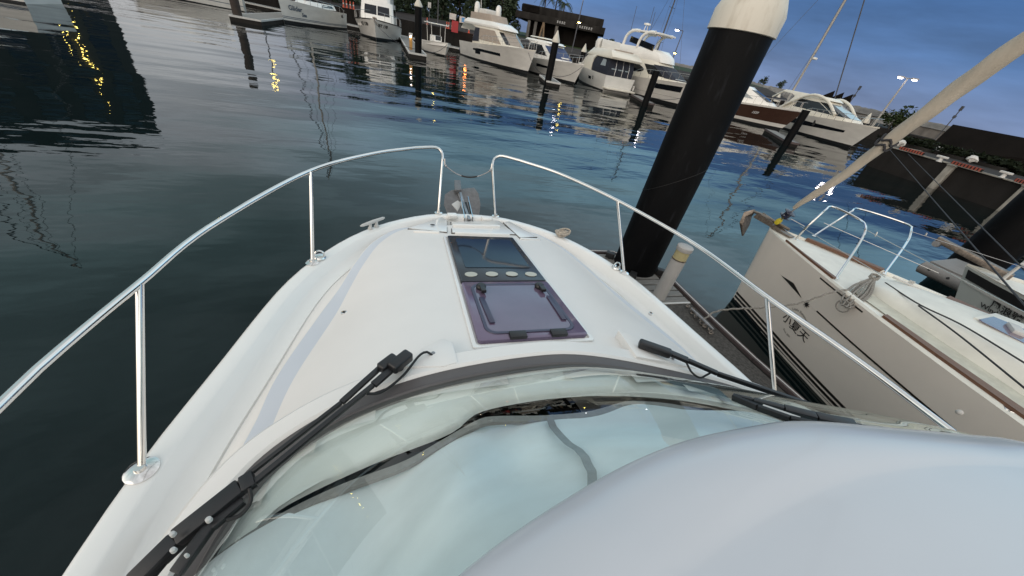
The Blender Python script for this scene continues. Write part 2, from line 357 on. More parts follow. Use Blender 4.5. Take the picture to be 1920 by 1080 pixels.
base = spline([(-.66, -1.2, 1.72), (-.645, -.3, 1.72), (-.61, .2, 1.73), (-.575, .47, 1.755), (-.49, .66, 1.79), (-.34, .76, 1.845), (-.14, .825, 1.895), (.14, .868, 1.94), (.5, .888, 1.965), (.78, .873, 1.965), (1.17, .79, 1.925), (1.6, .665, 1.865), (1.9, .53, 1.80), (2.0, .25, 1.77), (2.02, -.3, 1.75), (2.02, -1.2, 1.75)], 240)
def inside(x, y):
    if not (-.66 < x < 2.02) : return False
    c = False; P = base
    for i in range(len(P)):
        a, b_ = P[i], P[i-1]
        if (a.y > y) != (b_.y > y) and x < (b_.x-a.x)*(y-a.y)/(b_.y-a.y)+a.x: c = not c
    return c
cr_ = MB(); K = 34
half = len(A)//2
rowsL = []
for i in range(half+1):          # port to starboard strips across the boat
    l, r_ = i, len(A)-1-i
    row = [Rg[l], Rg[l].lerp(A[l], .5)+Vector((0, 0, -.012)), A[l], A[l].lerp(Bc[l], .08), A[l].lerp(Bc[l], .92), Bc[l]]
    a, b_ = Bc[l], Bc[r_]
    ins = Vector(((b_.x-a.x), 0, 0)).normalized()*.02 if b_.x-a.x > .06 else Vector((0, 0, 0))
    for k in range(1, K):
        u = k/K; s_ = 4*u*(1-u); x = a.x+(b_.x-a.x)*u; y = a.y
        row.append(Vector((x, y, a.z+(max(zc(y), a.z)-a.z)*(1-(1-s_)**1.6))))
    row += [Bc[r_], A[r_].lerp(Bc[r_], .92), A[r_].lerp(Bc[r_], .08), A[r_], Rg[r_].lerp(A[r_], .5)+Vector((0, 0, -.012)), Rg[r_]]
    rowsL.append(row)
n_ = len(rowsL[0]); vs = [p for r_ in rowsL for p in r_]; fs = []; band_f = []
for i in range(len(rowsL)-1):
    for j in range(n_-1):
        q = (i*n_+j, i*n_+j+1, (i+1)*n_+j+1, (i+1)*n_+j); c = sum((vs[k] for k in q), Vector())/4
        if j in (3, n_-5): band_f.append(q)
        elif not inside(c.x, c.y+.02) and not (5 < j < n_-7 and c.y < .3): fs.append(q)
MB().add(vs, band_f).build('chamfer_strip', 'band', boat, world=True, ang=50)
cr_.add(vs, fs); cr_.build('coachroof', 'deck', boat, world=True, ang=40)
BV = BVHTree.FromPolygons(vs, fs+band_f)
def hit(px, py, h=0.):      # the spot on the moulded deck seen at this place of the photograph
    d = ((px-960)*CR - (py-540)*CU + FPX*fw).normalized(); q = BV.ray_cast(Vector((0, 0, CAMH)), d)[0]
    return (q if q else at(px, py, 1.5))+Vector((0, 0, h))
# windshield surround: raised lip with a grey-brown gasket
def offs(c, d, dz):
    o = []
    for i, p in enumerate(c):
        t_ = (c[min(i+1, len(c)-1)]-c[max(i-1, 0)]); t_.z = 0; t_.normalize(); o.append(Vector((p.x-t_.y*d, p.y+t_.x*d, p.z+dz)))
    return o
bs = base[24:-24]
MB().grid([offs(bs, .21, -.12), offs(bs, .17, -.032), offs(bs, .15, -.012), offs(bs, .075, .004), offs(bs, .062, -.004), offs(bs, .06, -.05)]).build('windshield_surround', 'deck', boat, world=True, ang=28)
MB().grid([offs(bs, .066, -.03), offs(bs, .062, -.006), offs(bs, .012, -.001), offs(bs, .004, .008), offs(bs, -.004, .004), offs(bs, -.008, -.03)]).build('gasket', 'gasket', boat, world=True, ang=40)
# hardtop roof
Epts = spline([(-.98, -2.2, 2.24), (-.93, -1.2, 2.25), (-.78, -.62, 2.27), (-.5, -.28, 2.31), (-.2, -.03, 2.35), (.04, .135, 2.38), (.32, .228, 2.41), (.57, .275, 2.425), (.82, .285, 2.425), (1.0, .28, 2.415), at(1650, 802, 2.40), at(1800, 816, 2.385), at(1930, 833, 2.37), at(2090, 862, 2.35), (2.15, -.3, 2.3), (2.25, -1.2, 2.28), (2.26, -2.2, 2.27)], 160)
top0 = [at(*p, 2.47) for p in ((1230, 1180), (1310, 1075), (1400, 1005), (1500, 945), (1600, 905), (1700, 885), (1800, 877), (1920, 880), (2030, 898))]
Kc = spline([(-.2, -2.2, 2.44), (-.18, -1.0, 2.45), (-.02, -.35, 2.46)] + [Vector(p) for p in top0] + [(1.72, -.35, 2.45), (1.78, -1.0, 2.44), (1.78, -2.2, 2.43)], 160)
cen = Vector((.62, -1.0, 0))
rr_ = [[p+Vector((0, -.05, -.10)) for p in Epts], [p+Vector((0, -.01, -.035)) for p in Epts], [p+Vector((0, .004, -.015)) for p in Epts], [p for p in Epts]]
def mixrow(f, dz): return [a.lerp(b_, f)+Vector((0, 0, dz)) for a, b_ in zip(Epts, Kc)]
rr_ += [mixrow(.06, .013), mixrow(.16, .024), mixrow(.3, .031), mixrow(.5, .032), mixrow(.7, .026), mixrow(.86, .014), mixrow(.95, .006), mixrow(1.0, .003), mixrow(1.0, .006)]
rr_[-1] = [p+(Vector((cen.x, min(p.y, -.5), 0))-Vector((p.x, p.y, 0)))*.035+Vector((0, 0, .008)) for p in Kc]
for f, z in ((.15, .014), (.35, .022), (.7, .03), (1, .034)):
    rr_.append([Vector((p.x+(cen.x-p.x)*f, p.y+(min(p.y, -.6)-p.y)*f, p.z+z)) for p in Kc])
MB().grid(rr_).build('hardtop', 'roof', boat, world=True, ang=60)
# windshield pane between surround and roof
def resamp(c, n): return spline(c, n)
nb = 90
gb = resamp(base[24:-24:6], nb); gt = resamp([p+Vector((0, -.03, -.035)) for p in Epts[22:-22:6]], nb)
rows = []
for k in range(13):
    v_ = k/12; rows.append([a.lerp(b_, v_)+Vector((0, .10, .10))*(v_*(1-v_)) for a, b_ in zip(gb, gt)])
rows_g = rows
wind = MB().grid(rows).build('windshield', 'glass', boat, world=True, ang=80)
# under the glass: dashboard, curtain, dark cabin
dpx = [((300, 1250), 1.68), ((430, 1035), 1.71), ((477, 998), 1.73), ((530, 945), 1.74), ((689, 868), 1.79), ((842, 808), 1.83), ((895, 769), 1.85), ((976, 750), 1.87), ((1066, 739), 1.88), ((1164, 737), 1.87), ((1279, 746), 1.85), ((1400, 768), 1.81), ((1500, 792), 1.78), ((1580, 830), 1.75)]
de = spline([at(*p, z) for p, z in dpx], 80); db = resamp([p+Vector((0, -.008, -.05)) for p in base[44:-40:6]], 80)
MB().grid([[p+Vector((0, .03, .02)) for p in db], db, [a.lerp(b_, .3)+Vector((0, 0, .012)) for a, b_ in zip(db, de)], [a.lerp(b_, .9)+Vector((0, 0, .01)) for a, b_ in zip(db, de)], de, [p+Vector((0, -.008, -.012)) for p in de], [p+Vector((0, .02, -.02)) for p in de]]).build('dashboard', 'dash', boat, world=True, ang=50)
hpx = [((250, 1200), 1.76), ((400, 1055), 1.80), ((520, 975), 1.82), ((640, 916), 1.85), ((755, 873), 1.89), ((827, 833), 1.92), ((890, 797), 1.95), ((925, 787), 1.96), ((1023, 785), 1.97), ((1108, 777), 1.98), ((1172, 759), 1.98), ((1211, 758), 1.98), ((1279, 766), 1.96), ((1390, 793), 1.93), ((1480, 815), 1.90), ((1560, 850), 1.87)]
hc = spline([at(*p, z) for p, z in hpx], 110); ct = resamp([p+Vector((0, -.03, -.10)) for p in Epts[12:-30:6]], 110)
rows = []
for k in range(22):
    v_ = k/21; row = []
    for i, (a, b_) in enumerate(zip(hc, ct)):
        p = a.lerp(b_, v_); u = i/109
        fold = .016*sin(9*u+3*v_+1)+.011*sin(23*u-7*v_)+.007*sin(41*u+11*v_)+.020*sin(5.2*u*pi+6*v_*(.5+u))
        dip = .075*math.exp(-((u-.41-.12*v_)/.04)**2)+.05*math.exp(-((u-.24-.2*v_)/.05)**2)
        row.append(p+Vector((0, 0, (fold-dip)*(.35+sin(pi*v_)))))
    rows.append(row)
MB().grid(rows).build('curtain', 'cloth', boat, world=True, ang=80)
MB().grid([[p+Vector((0, .012, .004)) for p in hc], [p+Vector((0, -.016, .012)) for p in hc], [p+Vector((0, -.02, -.004)) for p in hc]]).build('curtain_hem', 'hem', boat, world=True)
def pix(p):
    v = p-Vector((0, 0, CAMH)); z = v.dot(fw); return 960+FPX*v.dot(CR)/z, 540-FPX*v.dot(CU)/z
def near(row):             # where the hanging strap crosses this fold line of the curtain
    def err(p):
        x, y = pix(p); t_ = (y-785)/125; return abs(x-(1030+75*t_-14*sin(2*pi*t_)))
    return min(row[20:90], key=err)
st = [near(rows[k]) for k in range(20)]
st = [sum((st[min(max(k+q, 0), 19)] for q in range(-3, 4)), Vector())/7+Vector((0, .012, .022)) for k in range(20)]
stp = spline(st, 40)
MB().grid([[p+Vector((-.014, 0, 0)) for p in stp], [p+Vector((.014, 0, 0)) for p in stp]]).build('curtain_strap', 'hem', boat, world=True)
MB().grid([[(-.6, .82, 1.55), (2.0, .72, 1.55)], [(-.6, -2.2, 1.5), (2.0, -2.2, 1.5)], [(-.6, -2.2, 2.3), (2.0, -2.2, 2.3)]]).build('cabin_shade_sheet', 'void', boat, world=True)  # dark sheet; the shade of the cabin interior is put into its colour

# hatches let into the coachroof
def dk(x, y, h=0.): return Vector((x, y, zc(y)-.03*abs(x-.615)**1.5+h))
def rrect(x0, x1, y0, y1, r, h, n=5):
    o = []
    for cx, cy, a0 in ((x1-r, y1-r, 0), (x0+r, y1-r, 90), (x0+r, y0+r, 180), (x1-r, y0+r, 270)):
        for k in range(n+1):
            a = R(a0+90*k/n); o.append(dk(cx+r*cos(a), cy+r*sin(a), h))
    return o
def ringloft(mb, *rings): mb.grid(rings, True); return mb
fh = MB(); ringloft(fh, rrect(.285, .945, 1.085, 2.655, .02, .004), rrect(.287, .943, 1.087, 2.653, .02, .012), rrect(.305, .925, 1.105, 2.635, .015, .012), rrect(.307, .923, 1.107, 2.633, .015, .002)); fh.build('hatch_recess', 'gel', boat, world=True)
a_ = MB().loft([rrect(.318, .912, 1.755, 2.62, .012, .005), rrect(.318, .912, 1.755, 2.62, .012, .026), rrect(.322, .908, 1.759, 2.616, .012, .030)]).build('fixed_hatch_panel', 'dark_frame', boat, world=True)
MB().loft([rrect(.375, .86, 1.955, 2.54, .02, .0305), rrect(.375, .86, 1.955, 2.54, .02, .033)]).build('skylight_pane', 'dark_panel', a_, world=True)
for k in range(4):
    MB().loft([[dk(.398+.1435*k+.043*cos(2*pi*q/24), 1.845+.035*sin(2*pi*q/24), h_) for q in range(24)] for h_ in (.0303, .0335)]).build('vent_disc', 'disc', a_, world=True)
h_ = MB().loft([rrect(.316, .914, 1.118, 1.738, .02, .004), rrect(.316, .914, 1.118, 1.738, .02, .028), rrect(.321, .909, 1.123, 1.733, .02, .032)]).build('opening_hatch', 'purple_rim', boat, world=True)
MB().loft([rrect(.375, .855, 1.17, 1.685, .05, .0325), rrect(.375, .855, 1.17, 1.685, .05, .034)]).build('hatch_pane', 'purple', h_, world=True)
sl = MB(); ringloft(sl, rrect(.362, .868, 1.157, 1.698, .06, .0328), rrect(.364, .866, 1.159, 1.696, .06, .0362), rrect(.380, .850, 1.175, 1.680, .05, .0362), rrect(.382, .848, 1.177, 1.678, .05, .0328)); sl.build('hatch_seal', 'seal', h_, world=True)
for x in (.425, .815):
    hd = MB().lathe([(.004, .034), (.030, .034), (.032, .05), (.026, .062), (.004, .064)], dk(x, 1.64, 0), 16)
    hd.box(dk(x+.003, 1.60, .055), (.032, .075, .02), rx=-.15); hd.build('hatch_handle', 'black', h_, world=True, bev=.004)
    MB().bar(dk(x-(.02 if x < .6 else -.02), 1.52, .040), dk(x-(.012 if x < .6 else -.012), 1.25, .040), .03, .006).build('hatch_stay', 'seal', h_, world=True, bev=.002)
for x in (.52, .745): MB().box(dk(x, 1.135, .036), (.09, .045, .022)).build('hatch_hinge', 'black', h_, world=True, bev=.005)
# bow lids
def lid(name, px, h0, h, m='gel', b_=.005):
    P = [hit(*p, h0) for p in px]; c = sum(P, Vector())/len(P)
    MB().slab([c+(p-c)*1.03-Vector((0, 0, .004)) for p in P], .006+h0).build('lid_seam', 'seam', boat, world=True)
    return MB().slab(P, h).build(name, m, boat, world=True, bev=b_)
l1 = lid('locker_lid', [(766, 430), (828, 409), (838, 416), (838, 437)], .004, .010)
MB().sph(hit(811, 424, .014), .018, 12, (1.3, .6, .3)).build('lid_latch', 'black', l1, world=True)
l2 = lid('locker_lid', [(846, 418), (934, 416), (966, 441), (848, 438)], .004, .010)
for a, b_ in (((849, 425), (937, 427)), ((853, 440), (955, 443))): MB().bar(hit(*a, .012), hit(*b_, .012), .028, .03).build('lid_ridge', 'gel', l2, world=True, bev=.008)
lid('locker_lid', [(944, 419), (955, 417), (1006, 446), (974, 447)], .004, .010)
for a, b_ in (((776, 435), (824, 437)), ((976, 449), (1012, 450))): MB().bar(hit(*a, .006), hit(*b_, .006), .022, .02).build('lid_ridge', 'gel', boat, world=True, bev=.006)
for p in ((645, 587), (550, 788), (1220, 588), (1371, 724)):
    q = hit(*p)
    s_ = MB().lathe([(.004, -.01), (.017, -.01), (.017, .006), (.011, .009), (.010, .004), (.003, .004)], q, 16).build('deck_stud', 'steel', boat, world=True)
    MB().sph(q+Vector((0, 0, .004)), .009, 10, (1, 1, .5)).build('stud_socket', 'black', s_, world=True)
# bow chocks where the rail meets the stem
for p in ((848, 405), (912, 411)):
    q = at(*p, 1.51); MB().box(q, (.10, .08, .045), rz=.1).build('bow_chock', 'gel', boat, world=True, bev=.012)
# rails
def rail(pts, r=.0145, n=10): return MB().tube(pts, r, n)
zr = 2.1
rp = spline([(-1.02, -1.6, zr), (-1.035, -.6, zr), at(0, 760, zr), at(125, 645, zr), at(262, 531, zr), at(400, 421, zr), at(583, 320, zr), at(700, 288, zr), at(780, 277, zr)], 70)
c1 = [at(812, 276, zr), at(823, 279, zr-.015), at(829, 287, zr-.045), at(830, 300, zr-.09)]
rp = rp + spline([rp[-1]]+c1, 12)[1:] + [at(822, 400, 1.5)]
pr = rail(rp).build('bow_rail', 'steel', boat, world=True)
rs = spline([(2.13, -1.6, zr), (2.165, -.6, zr), at(1790, 813, zr), at(1600, 670, zr), at(1437, 556, zr), at(1300, 456, zr), at(1158, 376, zr), at(1050, 326, zr), at(975, 301, zr)], 70)
c2 = [at(945, 293, zr), at(934, 293, zr-.015), at(926, 299, zr-.045), at(923, 312, zr-.09)]
rs = rs + spline([rs[-1]]+c2, 12)[1:] + [at(929, 407, 1.5)]
sr = rail(rs).build('bow_rail', 'steel', boat, world=True)
def stanchion(rail_o, a, b_, big=1.):
    MB().tube([a, b_], .0135, 10).build('stanchion', 'steel', rail_o, world=True)
    MB().lathe([(.004, .0), (.047*big, .0), (.047*big, .006), (.036*big, .012), (.02, .016), (.016, .03), (.004, .03)], b_+Vector((0, 0, -.003)), 20).build('rail_foot', 'steel', rail_o, world=True)
stanchion(pr, at(262, 533, zr), at(266, 882, 1.503), 1.15); stanchion(pr, at(583, 322, zr), at(586, 492, 1.503))
stanchion(sr, at(1158, 378, zr), at(1170, 511, 1.503)); stanchion(sr, at(1438, 558, zr), at(1453, 742, 1.503))
for ro, p in ((pr, at(822, 400, 1.501)), (sr, at(929, 406, 1.501))): MB().lathe([(.004, 0), (.04, 0), (.04, .008), (.02, .014), (.016, .03), (.004, .03)], p, 18).build('rail_foot', 'steel', ro, world=True)
# gate wire between the two rails
w0, w1 = at(836, 311, 1.98), at(919, 320, 1.98)
wp = [w0.lerp(w1, k/14)+Vector((0, 0, -.09*(1-(2*k/14-1)**2))) for k in range(15)]
gw = MB().tube(wp, .0055, 8).build('gate_wire', 'steel2', boat, world=True)
MB().tube(wp[5:11], .0085, 8).build('wire_sleeve', 'rubber', gw, world=True)
for p, q in ((w0, at(830, 302, 2.0)), (w1, at(924, 312, 2.0))):
    MB().tube([q, p.lerp(q, .4)+Vector((0, 0, .05)), p.lerp(q, .3), p], .0055, 6).build('wire_hook', 'steel', gw, world=True)
    MB().sph(p, .014, 10).build('wire_end', 'steel2', gw, world=True)
# cleat and fairleads
cl = thing('deck_cleat', 'pale grey mooring cleat on the port bow edge of the white motor boat', 'cleat', at(697, 421, 1.5))
a, b_ = at(676, 424, 1.56), at(721, 408, 1.56); d_ = (b_-a)
MB().tube([a, a+d_*.08, a+d_*.5, a+d_*.92, b_], [.006, .013, .017, .013, .006], 10).build('cleat_bar', 'pvc', cl, world=True)
for f in (.38, .64): MB().lathe([(.02, 0), (.024, .004), (.014, .02), (.014, .06)], (a+d_*f)-Vector((0, 0, .06)), 12).build('cleat_leg', 'pvc', cl, world=True)
for px, side, lab in (((600, 484), pr, 0), ((1155, 503), sr, 1)):
    q = at(*px, 1.502)
    e = MB().lathe([(.004, 0), (.04, 0), (.044, .008), (.036, .02), (.02, .024), (.004, .024)], q, 20).build('fairlead', 'steel', boat, world=True)
    ring_ = [q+Vector((.032*cos(a2), 0.01*sin(a2), .03+.03*sin(a2))) for a2 in [2*pi*k/20 for k in range(20)]]
    MB().tube(ring_, .007, 8, True).build('fairlead_ring', 'steel', e, world=True)
# wiper pods, wipers
pod = [(752, 703), (790, 668), (828, 648), (848, 655), (858, 694), (830, 702)]
MB().slab([hit(*p, -.02) for p in pod], .075).build('wiper_pod', 'deck', boat, world=True, bev=.012)
pod = [(1152, 631), (1196, 646), (1300, 704), (1232, 690), (1186, 682)]
MB().slab([hit(*p, -.02) for p in pod], .075).build('wiper_pod', 'deck', boat, world=True, bev=.012)
BG = BVHTree.FromPolygons([p for r_ in rows_g for p in r_], [(i*nb+j, i*nb+j+1, (i+1)*nb+j+1, (i+1)*nb+j) for i in range(12) for j in range(nb-1)])
def over(px, py, h):       # a spot held h above the glass or the moulding
    d = ((px-960)*CR - (py-540)*CU + FPX*fw).normalized(); o_ = Vector((0, 0, CAMH)); ds_ = [q[3] for q in (BG.ray_cast(o_, d), BV.ray_cast(o_, d)) if q[3]]
    return o_+d*(min(ds_)-h) if ds_ else at(px, py, 1.93)
wpr = thing('windshield_wiper', 'black twin arm wiper lying over the port side of the windshield', 'wiper', at(745, 685, 1.90), group='windshield wipers')
def arm(mb, pts, w, h):
    P = [Vector(p) for p in pts]
    for i in range(len(P)-1):
        ww = w if not isinstance(w, (list, tuple)) else w[i]; mb.bar(P[i], P[i+1], ww, h)
    return mb
z1 = 1.975
arm(MB(), [at(768, 664, z1+.01), at(733, 692, z1+.01)], .048, .045).build('motor_cover', 'black', wpr, world=True, bev=.012, seg=3)
arm(MB(), [at(742, 670, z1), at(712, 693, z1)], .042, .042).build('motor_cover', 'black', wpr, world=True, bev=.012, seg=3)
arm(MB(), [at(735, 692, z1), at(700, 722, z1), at(476, 905, 1.915)], [.028, .017], .018).build('wiper_arm', 'black', wpr, world=True, bev=.004)
arm(MB(), [at(712, 690, z1-.015), at(640, 755, z1-.015), at(462, 893, 1.90)], [.022, .014], .016).build('wiper_arm', 'black', wpr, world=True, bev=.004)
arm(MB(), [at(478, 896, 1.915), at(452, 912, 1.91), at(330, 1010, 1.875), at(250, 1090, 1.85)], [.05, .05, .042], .03).build('arm_bracket', 'black', wpr, world=True, bev=.006)
arm(MB(), [at(455, 935, 1.89), at(395, 985, 1.88), at(330, 1075, 1.86)], [.036, .03], .026).build('blade_holder', 'black', wpr, world=True, bev=.005)
arm(MB(), [at(428, 930, 1.88), at(300, 1050, 1.85), at(215, 1150, 1.82)], [.034, .032], .035).build('wiper_blade', 'rubber', wpr, world=True, bev=.004)
arm(MB(), [at(400, 978, 1.89), at(352, 1050, 1.87), at(320, 1100, 1.86)], [.016, .016], .012).build('blade_clip', 'black', wpr, world=True, bev=.003)
for p, r_ in (((393, 976), .014), ((326, 1003), .012), ((327, 1033), .012), ((352, 1043), .008)):
    MB().lathe([(.003, 0), (r_*.55, 0), (r_*.5, .012), (.003, .014)], at(*p, 1.908), 14).build('pivot_bolt', 'pvc', wpr, world=True)
MB().tube(spline([at(680, 738, 1.965), at(715, 735, 1.94), at(755, 705, 1.94), at(785, 668, 1.945), at(800, 660, 1.945), at(811, 667, 1.925)], 24), .0055, 8).build('washer_hose', 'rubber', wpr, world=True)
MB().tube(spline([at(468, 915, 1.92), at(470, 940, 1.9), at(452, 965, 1.89), at(425, 975, 1.89)], 16), .0055, 8).build('washer_hose', 'rubber', wpr, world=True)
MB().lathe([(.003, 0), (.02, 0), (.02, .006), (.011, .012), (.009, .026), (.003, .028)], at(812, 669, 1.905), 16).build('hose_fitting', 'steel2', wpr, world=True)
MB().lathe([(.02, 0), (.016, .05), (.003, .052)], at(748, 690, 1.915), 14).build('pivot_post', 'black', wpr, world=True)
wsb = thing('windshield_wiper', 'black single arm wiper stretching over the starboard end of the windshield', 'wiper', at(1215, 665, 1.88), group='windshield wipers')
z2 = 1.96
arm(MB(), [at(1198, 643, z2), at(1258, 664, z2)], .046, .042).build('motor_cover', 'black', wsb, world=True, bev=.013, seg=3)
arm(MB(), [at(1240, 655, z2+.004), at(1290, 676, z2), at(1345, 700, z2-.005), at(1610, 789, 1.91)], [.034, .024, .018], .02).build('wiper_arm', 'black', wsb, world=True, bev=.005)
arm(MB(), [at(1345, 703, z2-.02), at(1590, 786, 1.90)], .012, .014).build('wiper_arm', 'black', wsb, world=True, bev=.003)
b5 = [over(x, y, h) for x, y, h in ((1374, 742, .035), (1412, 751, .05), (1470, 766, .06), (1530, 781, .06), (1603, 796, .06))]
arm(MB(), b5, [.012, .018, .026, .028], .018).build('blade_holder', 'black', wsb, world=True, bev=.004)
arm(MB(), [over(1374, 745, .015), over(1420, 764, .02), over(1480, 785, .02), over(1545, 800, .03)], .014, .02).build('wiper_blade', 'rubber', wsb, world=True, bev=.003)
arm(MB(), [over(1430, 762, .03), over(1500, 786, .035)], .009, .012).build('blade_clip', 'pvc', wsb, world=True)
MB().lathe([(.026, 0), (.018, .045), (.003, .046)], at(1204, 662, 1.89), 14).build('pivot_post', 'black', wsb, world=True)
for p in ((1221, 666), (1258, 677)):
    MB().lathe([(.003, 0), (.019, 0), (.019, .006), (.008, .010), (.008, .03), (.012, .032), (.003, .036)], at(*p, 1.893), 14).build('pivot_bolt', 'steel2', wsb, world=True)
MB().tube(spline([at(1287, 680, 1.955), at(1297, 698, 1.93), at(1312, 708, 1.925), at(1325, 703, 1.93), at(1340, 694, 1.95)], 18), .005, 8).build('washer_hose', 'rubber', wsb, world=True)
for p in ((1606, 786), (1588, 778), (1410, 748), (1458, 764)): MB().sph(at(*p, 1.915), .008, 8).build('pivot_bolt', 'steel2', wsb, world=True)

# anchor on the stem roller
an = thing('anchor', 'grey steel plough anchor hanging over the bow roller of the white motor boat', 'anchor', at(872, 405, 1.4))
fl = [at(*p, z) for p, z in (((834, 366), 1.30), ((846, 358), 1.32), ((889, 353), 1.32), ((897, 364), 1.30), ((901, 385), 1.22), ((898, 408), 1.12), ((840, 405), 1.12), ((832, 385), 1.22))]
MB().slab(fl, .012).build('fluke', 'galv', an, world=True, bev=.004)
MB().bar(at(858, 358, 1.335), at(872, 402, 1.145), .02, .03).build('fluke_ridge', 'steel2', an, world=True, bev=.004)
MB().slab([at(*p, 1.34) for p in ((852, 341), (863, 341), (865, 360), (852, 360))], .03).build('crown_block', 'galv', an, world=True, bev=.004)
arm(MB(), [at(863, 362, 1.40), at(868, 380, 1.42), at(880, 413, 1.50)], .03, .03).build('shank', 'steel2', an, world=True, bev=.004)
MB().slab([at(*p, 1.36) for p in ((847, 384), (858, 377), (866, 383), (858, 397))], .01).build('plate', 'pvc', an, world=True)
ro = MB()
for a, b_ in (((864, 374), (871, 414)), ((877, 372), (886, 412))): ro.bar(at(*a, 1.42), at(*b_, 1.49), .008, .06)
ro.build('bow_roller', 'steel', boat, world=True)
MB().bar(at(871, 380, 1.38), at(879, 412, 1.46), .05, .02).build('roller_channel', 'rubber', boat, world=True)
# coiled mooring line by the starboard cleat
rc = MB(); q = at(1055, 441, 1.515)
for k in range(9):
    a1, b1, ph, dx, dy, tl = random.uniform(.04, .085), random.uniform(.025, .05), random.uniform(0, 3), random.uniform(-.03, .03), random.uniform(-.02, .02), random.uniform(-.018, .018)
    rc.tube([q+Vector((dx+a1*cos(a2)*cos(ph*.3)-b1*sin(a2)*sin(ph*.3), dy+b1*sin(a2)+.3*a1*cos(a2)*sin(ph), .012+.007*k*.6+tl*sin(a2+ph))) for a2 in [2*pi*j/24 for j in range(24)]], .0085, 7, True)
tag(rc.build('rope_coil', 'rope'), 'cream rope bundled in a small coil on the starboard bow edge', 'rope')

# ------------------------------------------------------------------ finger pontoon, big pile, pedestal
po = thing('finger_pontoon', 'floating finger pontoon with dark granular mat between the motor boat and the cream sailboat', 'pontoon', (3.2, 0, 0))
PE = [(2.45, -7), (2.45, 4.38), (3.36, 4.36), (4.02, 3.55), (4.03, 2.6), (4.07, 1.9), (4.16, 1.1), (4.3, -.5), (4.4, -7)]
MB().slab([(x, y, .02) for x, y in PE], .40).build('float_body', 'darkconc', po, world=True)
MB().slab([(2.47, -7, .421), (2.47, 2.98, .421), (3.93, 2.98, .421), (3.97, 1.9, .421), (4.06, 1.1, .421), (4.2, -.5, .421), (4.3, -7, .421)], .022).build('deck_mat', 'mat', po, world=True)
pl = MB()
for k in range(9):
    y = 3.06+k*.145; xe = 3.93 if y < 3.45 else 3.93-(y-3.45)*.72
    pl.box(((2.47+xe)/2, y, .436), (xe-2.47, .122, .028))
pl.build('deck_planks', 'plank', po, world=True, bev=.004)
MB().bar((2.47, 2.985, .445), (3.93, 2.985, .445), .03, .014).build('joint_strip', 'pvc', po, world=True)
for zz, w_, m_, nm in ((.37, .07, 'fenderstrip', 'edge_fender'), (.462, .016, 'pvc', 'edge_strip')):
    e = MB()
    for i in range(1, len(PE)-1): e.bar((*PE[i], zz), (*PE[i+1], zz), .075 if m_ != 'pvc' else .018, w_ if m_ == 'pvc' else .19)
    e.build(nm, m_, po, world=True, bev=.006)
gc = thing('mooring_cleat', 'rusty steel cleat with chain bolted to the dark mat of the finger pontoon', 'cleat', at(1312, 596, .45))
a, b_ = at(1296, 578, .50), at(1338, 618, .50)
MB().tube([a, a.lerp(b_, .25), a.lerp(b_, .75), b_], [.01, .02, .02, .01], 8).build('cleat_bar', 'steel2', gc, world=True)
for f in (.3, .7): MB().lathe([(.03, -.055), (.02, 0), (.015, .0)], a.lerp(b_, f), 10).build('cleat_leg', 'steel2', gc, world=True)
ch = MB()
for k in range(9):
    p = at(1290+k*5.5, 574+k*6.2, .475)+Vector((.03*sin(k*2), 0, 0)); ch.tube([p+Vector((.03*cos(a2), .02*sin(a2), .012*sin(a2)*(k % 2))) for a2 in [2*pi*j/10 for j in range(10)]], .008, 5, True)
ch.build('chain', 'bronze', gc, world=True)
PX, PY, PR = 3.54, 3.94, .335
bp = thing('mooring_pile', 'huge black mooring pile with cream cap standing close beside the bow rail', 'pile', (PX, PY, 0), group='black mooring piles')
MB().lathe([(PR, -3), (PR, 3.56)], (PX, PY, 0), 48).build('sleeve', 'pile', bp, world=True)
MB().lathe([(PR+.006, 3.54), (PR+.022, 3.545), (PR+.022, 3.72), (PR-.01, 3.80), (.04, 4.42)], (PX, PY, 0), 48).build('cap', 'cone', bp, world=True)
MB().tube([(PX+(PR+.004)*cos(a2), PY+(PR+.004)*sin(a2), 1.9+.25*sin(a2+2.4)) for a2 in [2*pi*k/40 for k in range(40)]], .003, 5, True).build('sleeve_seam', 'rubber', bp, world=True)
for a2 in (-2.2, -.6, 1, 2.5): MB().box((PX+.42*cos(a2), PY+.42*sin(a2), .49), (.14, .10, .10), rz=a2).build('guide_roller', 'rubber', po, world=True, bev=.01)
q = at(1235, 556, .45); z_ = 1.30
pd = thing('service_pedestal', 'grey cylindrical dock pedestal with yellowed lamp band beside the big black pile', 'pedestal', (q.x, q.y, .445))
MB().lathe([(.095, .0), (.095, z_-.19-.445)], (q.x, q.y, .445), 28).build('column', 'pedestal', pd, world=True)
MB().lathe([(.09, z_-.19), (.09, z_-.06)], (q.x, q.y, 0), 28).build('lamp_band', 'lens', pd, world=True)
MB().lathe([(.10, z_-.06), (.104, z_-.05), (.104, z_-.005), (.095, z_), (.004, z_+.004)], (q.x, q.y, 0), 28).build('lid', 'pedestal', pd, world=True)
MB().lathe([(.098, z_-.2), (.098, z_-.185)], (q.x, q.y, 0), 28).build('rust_ring', 'bronze', pd, world=True)
fe = thing('coiled_hose', 'brown coiled hose lying on the pontoon behind the starboard wiper', 'hose', at(1480, 762, .45))
hs = MB()
for k in range(6): hs.tube([at(1478, 763, .46+.012*(k % 3))+Vector(((.05+.022*k)*cos(a2), (.05+.022*k)*sin(a2), 0)) for a2 in [2*pi*j/28 for j in range(28)]], .012, 6, True)
hs.build('coil', 'rope', fe, world=True)

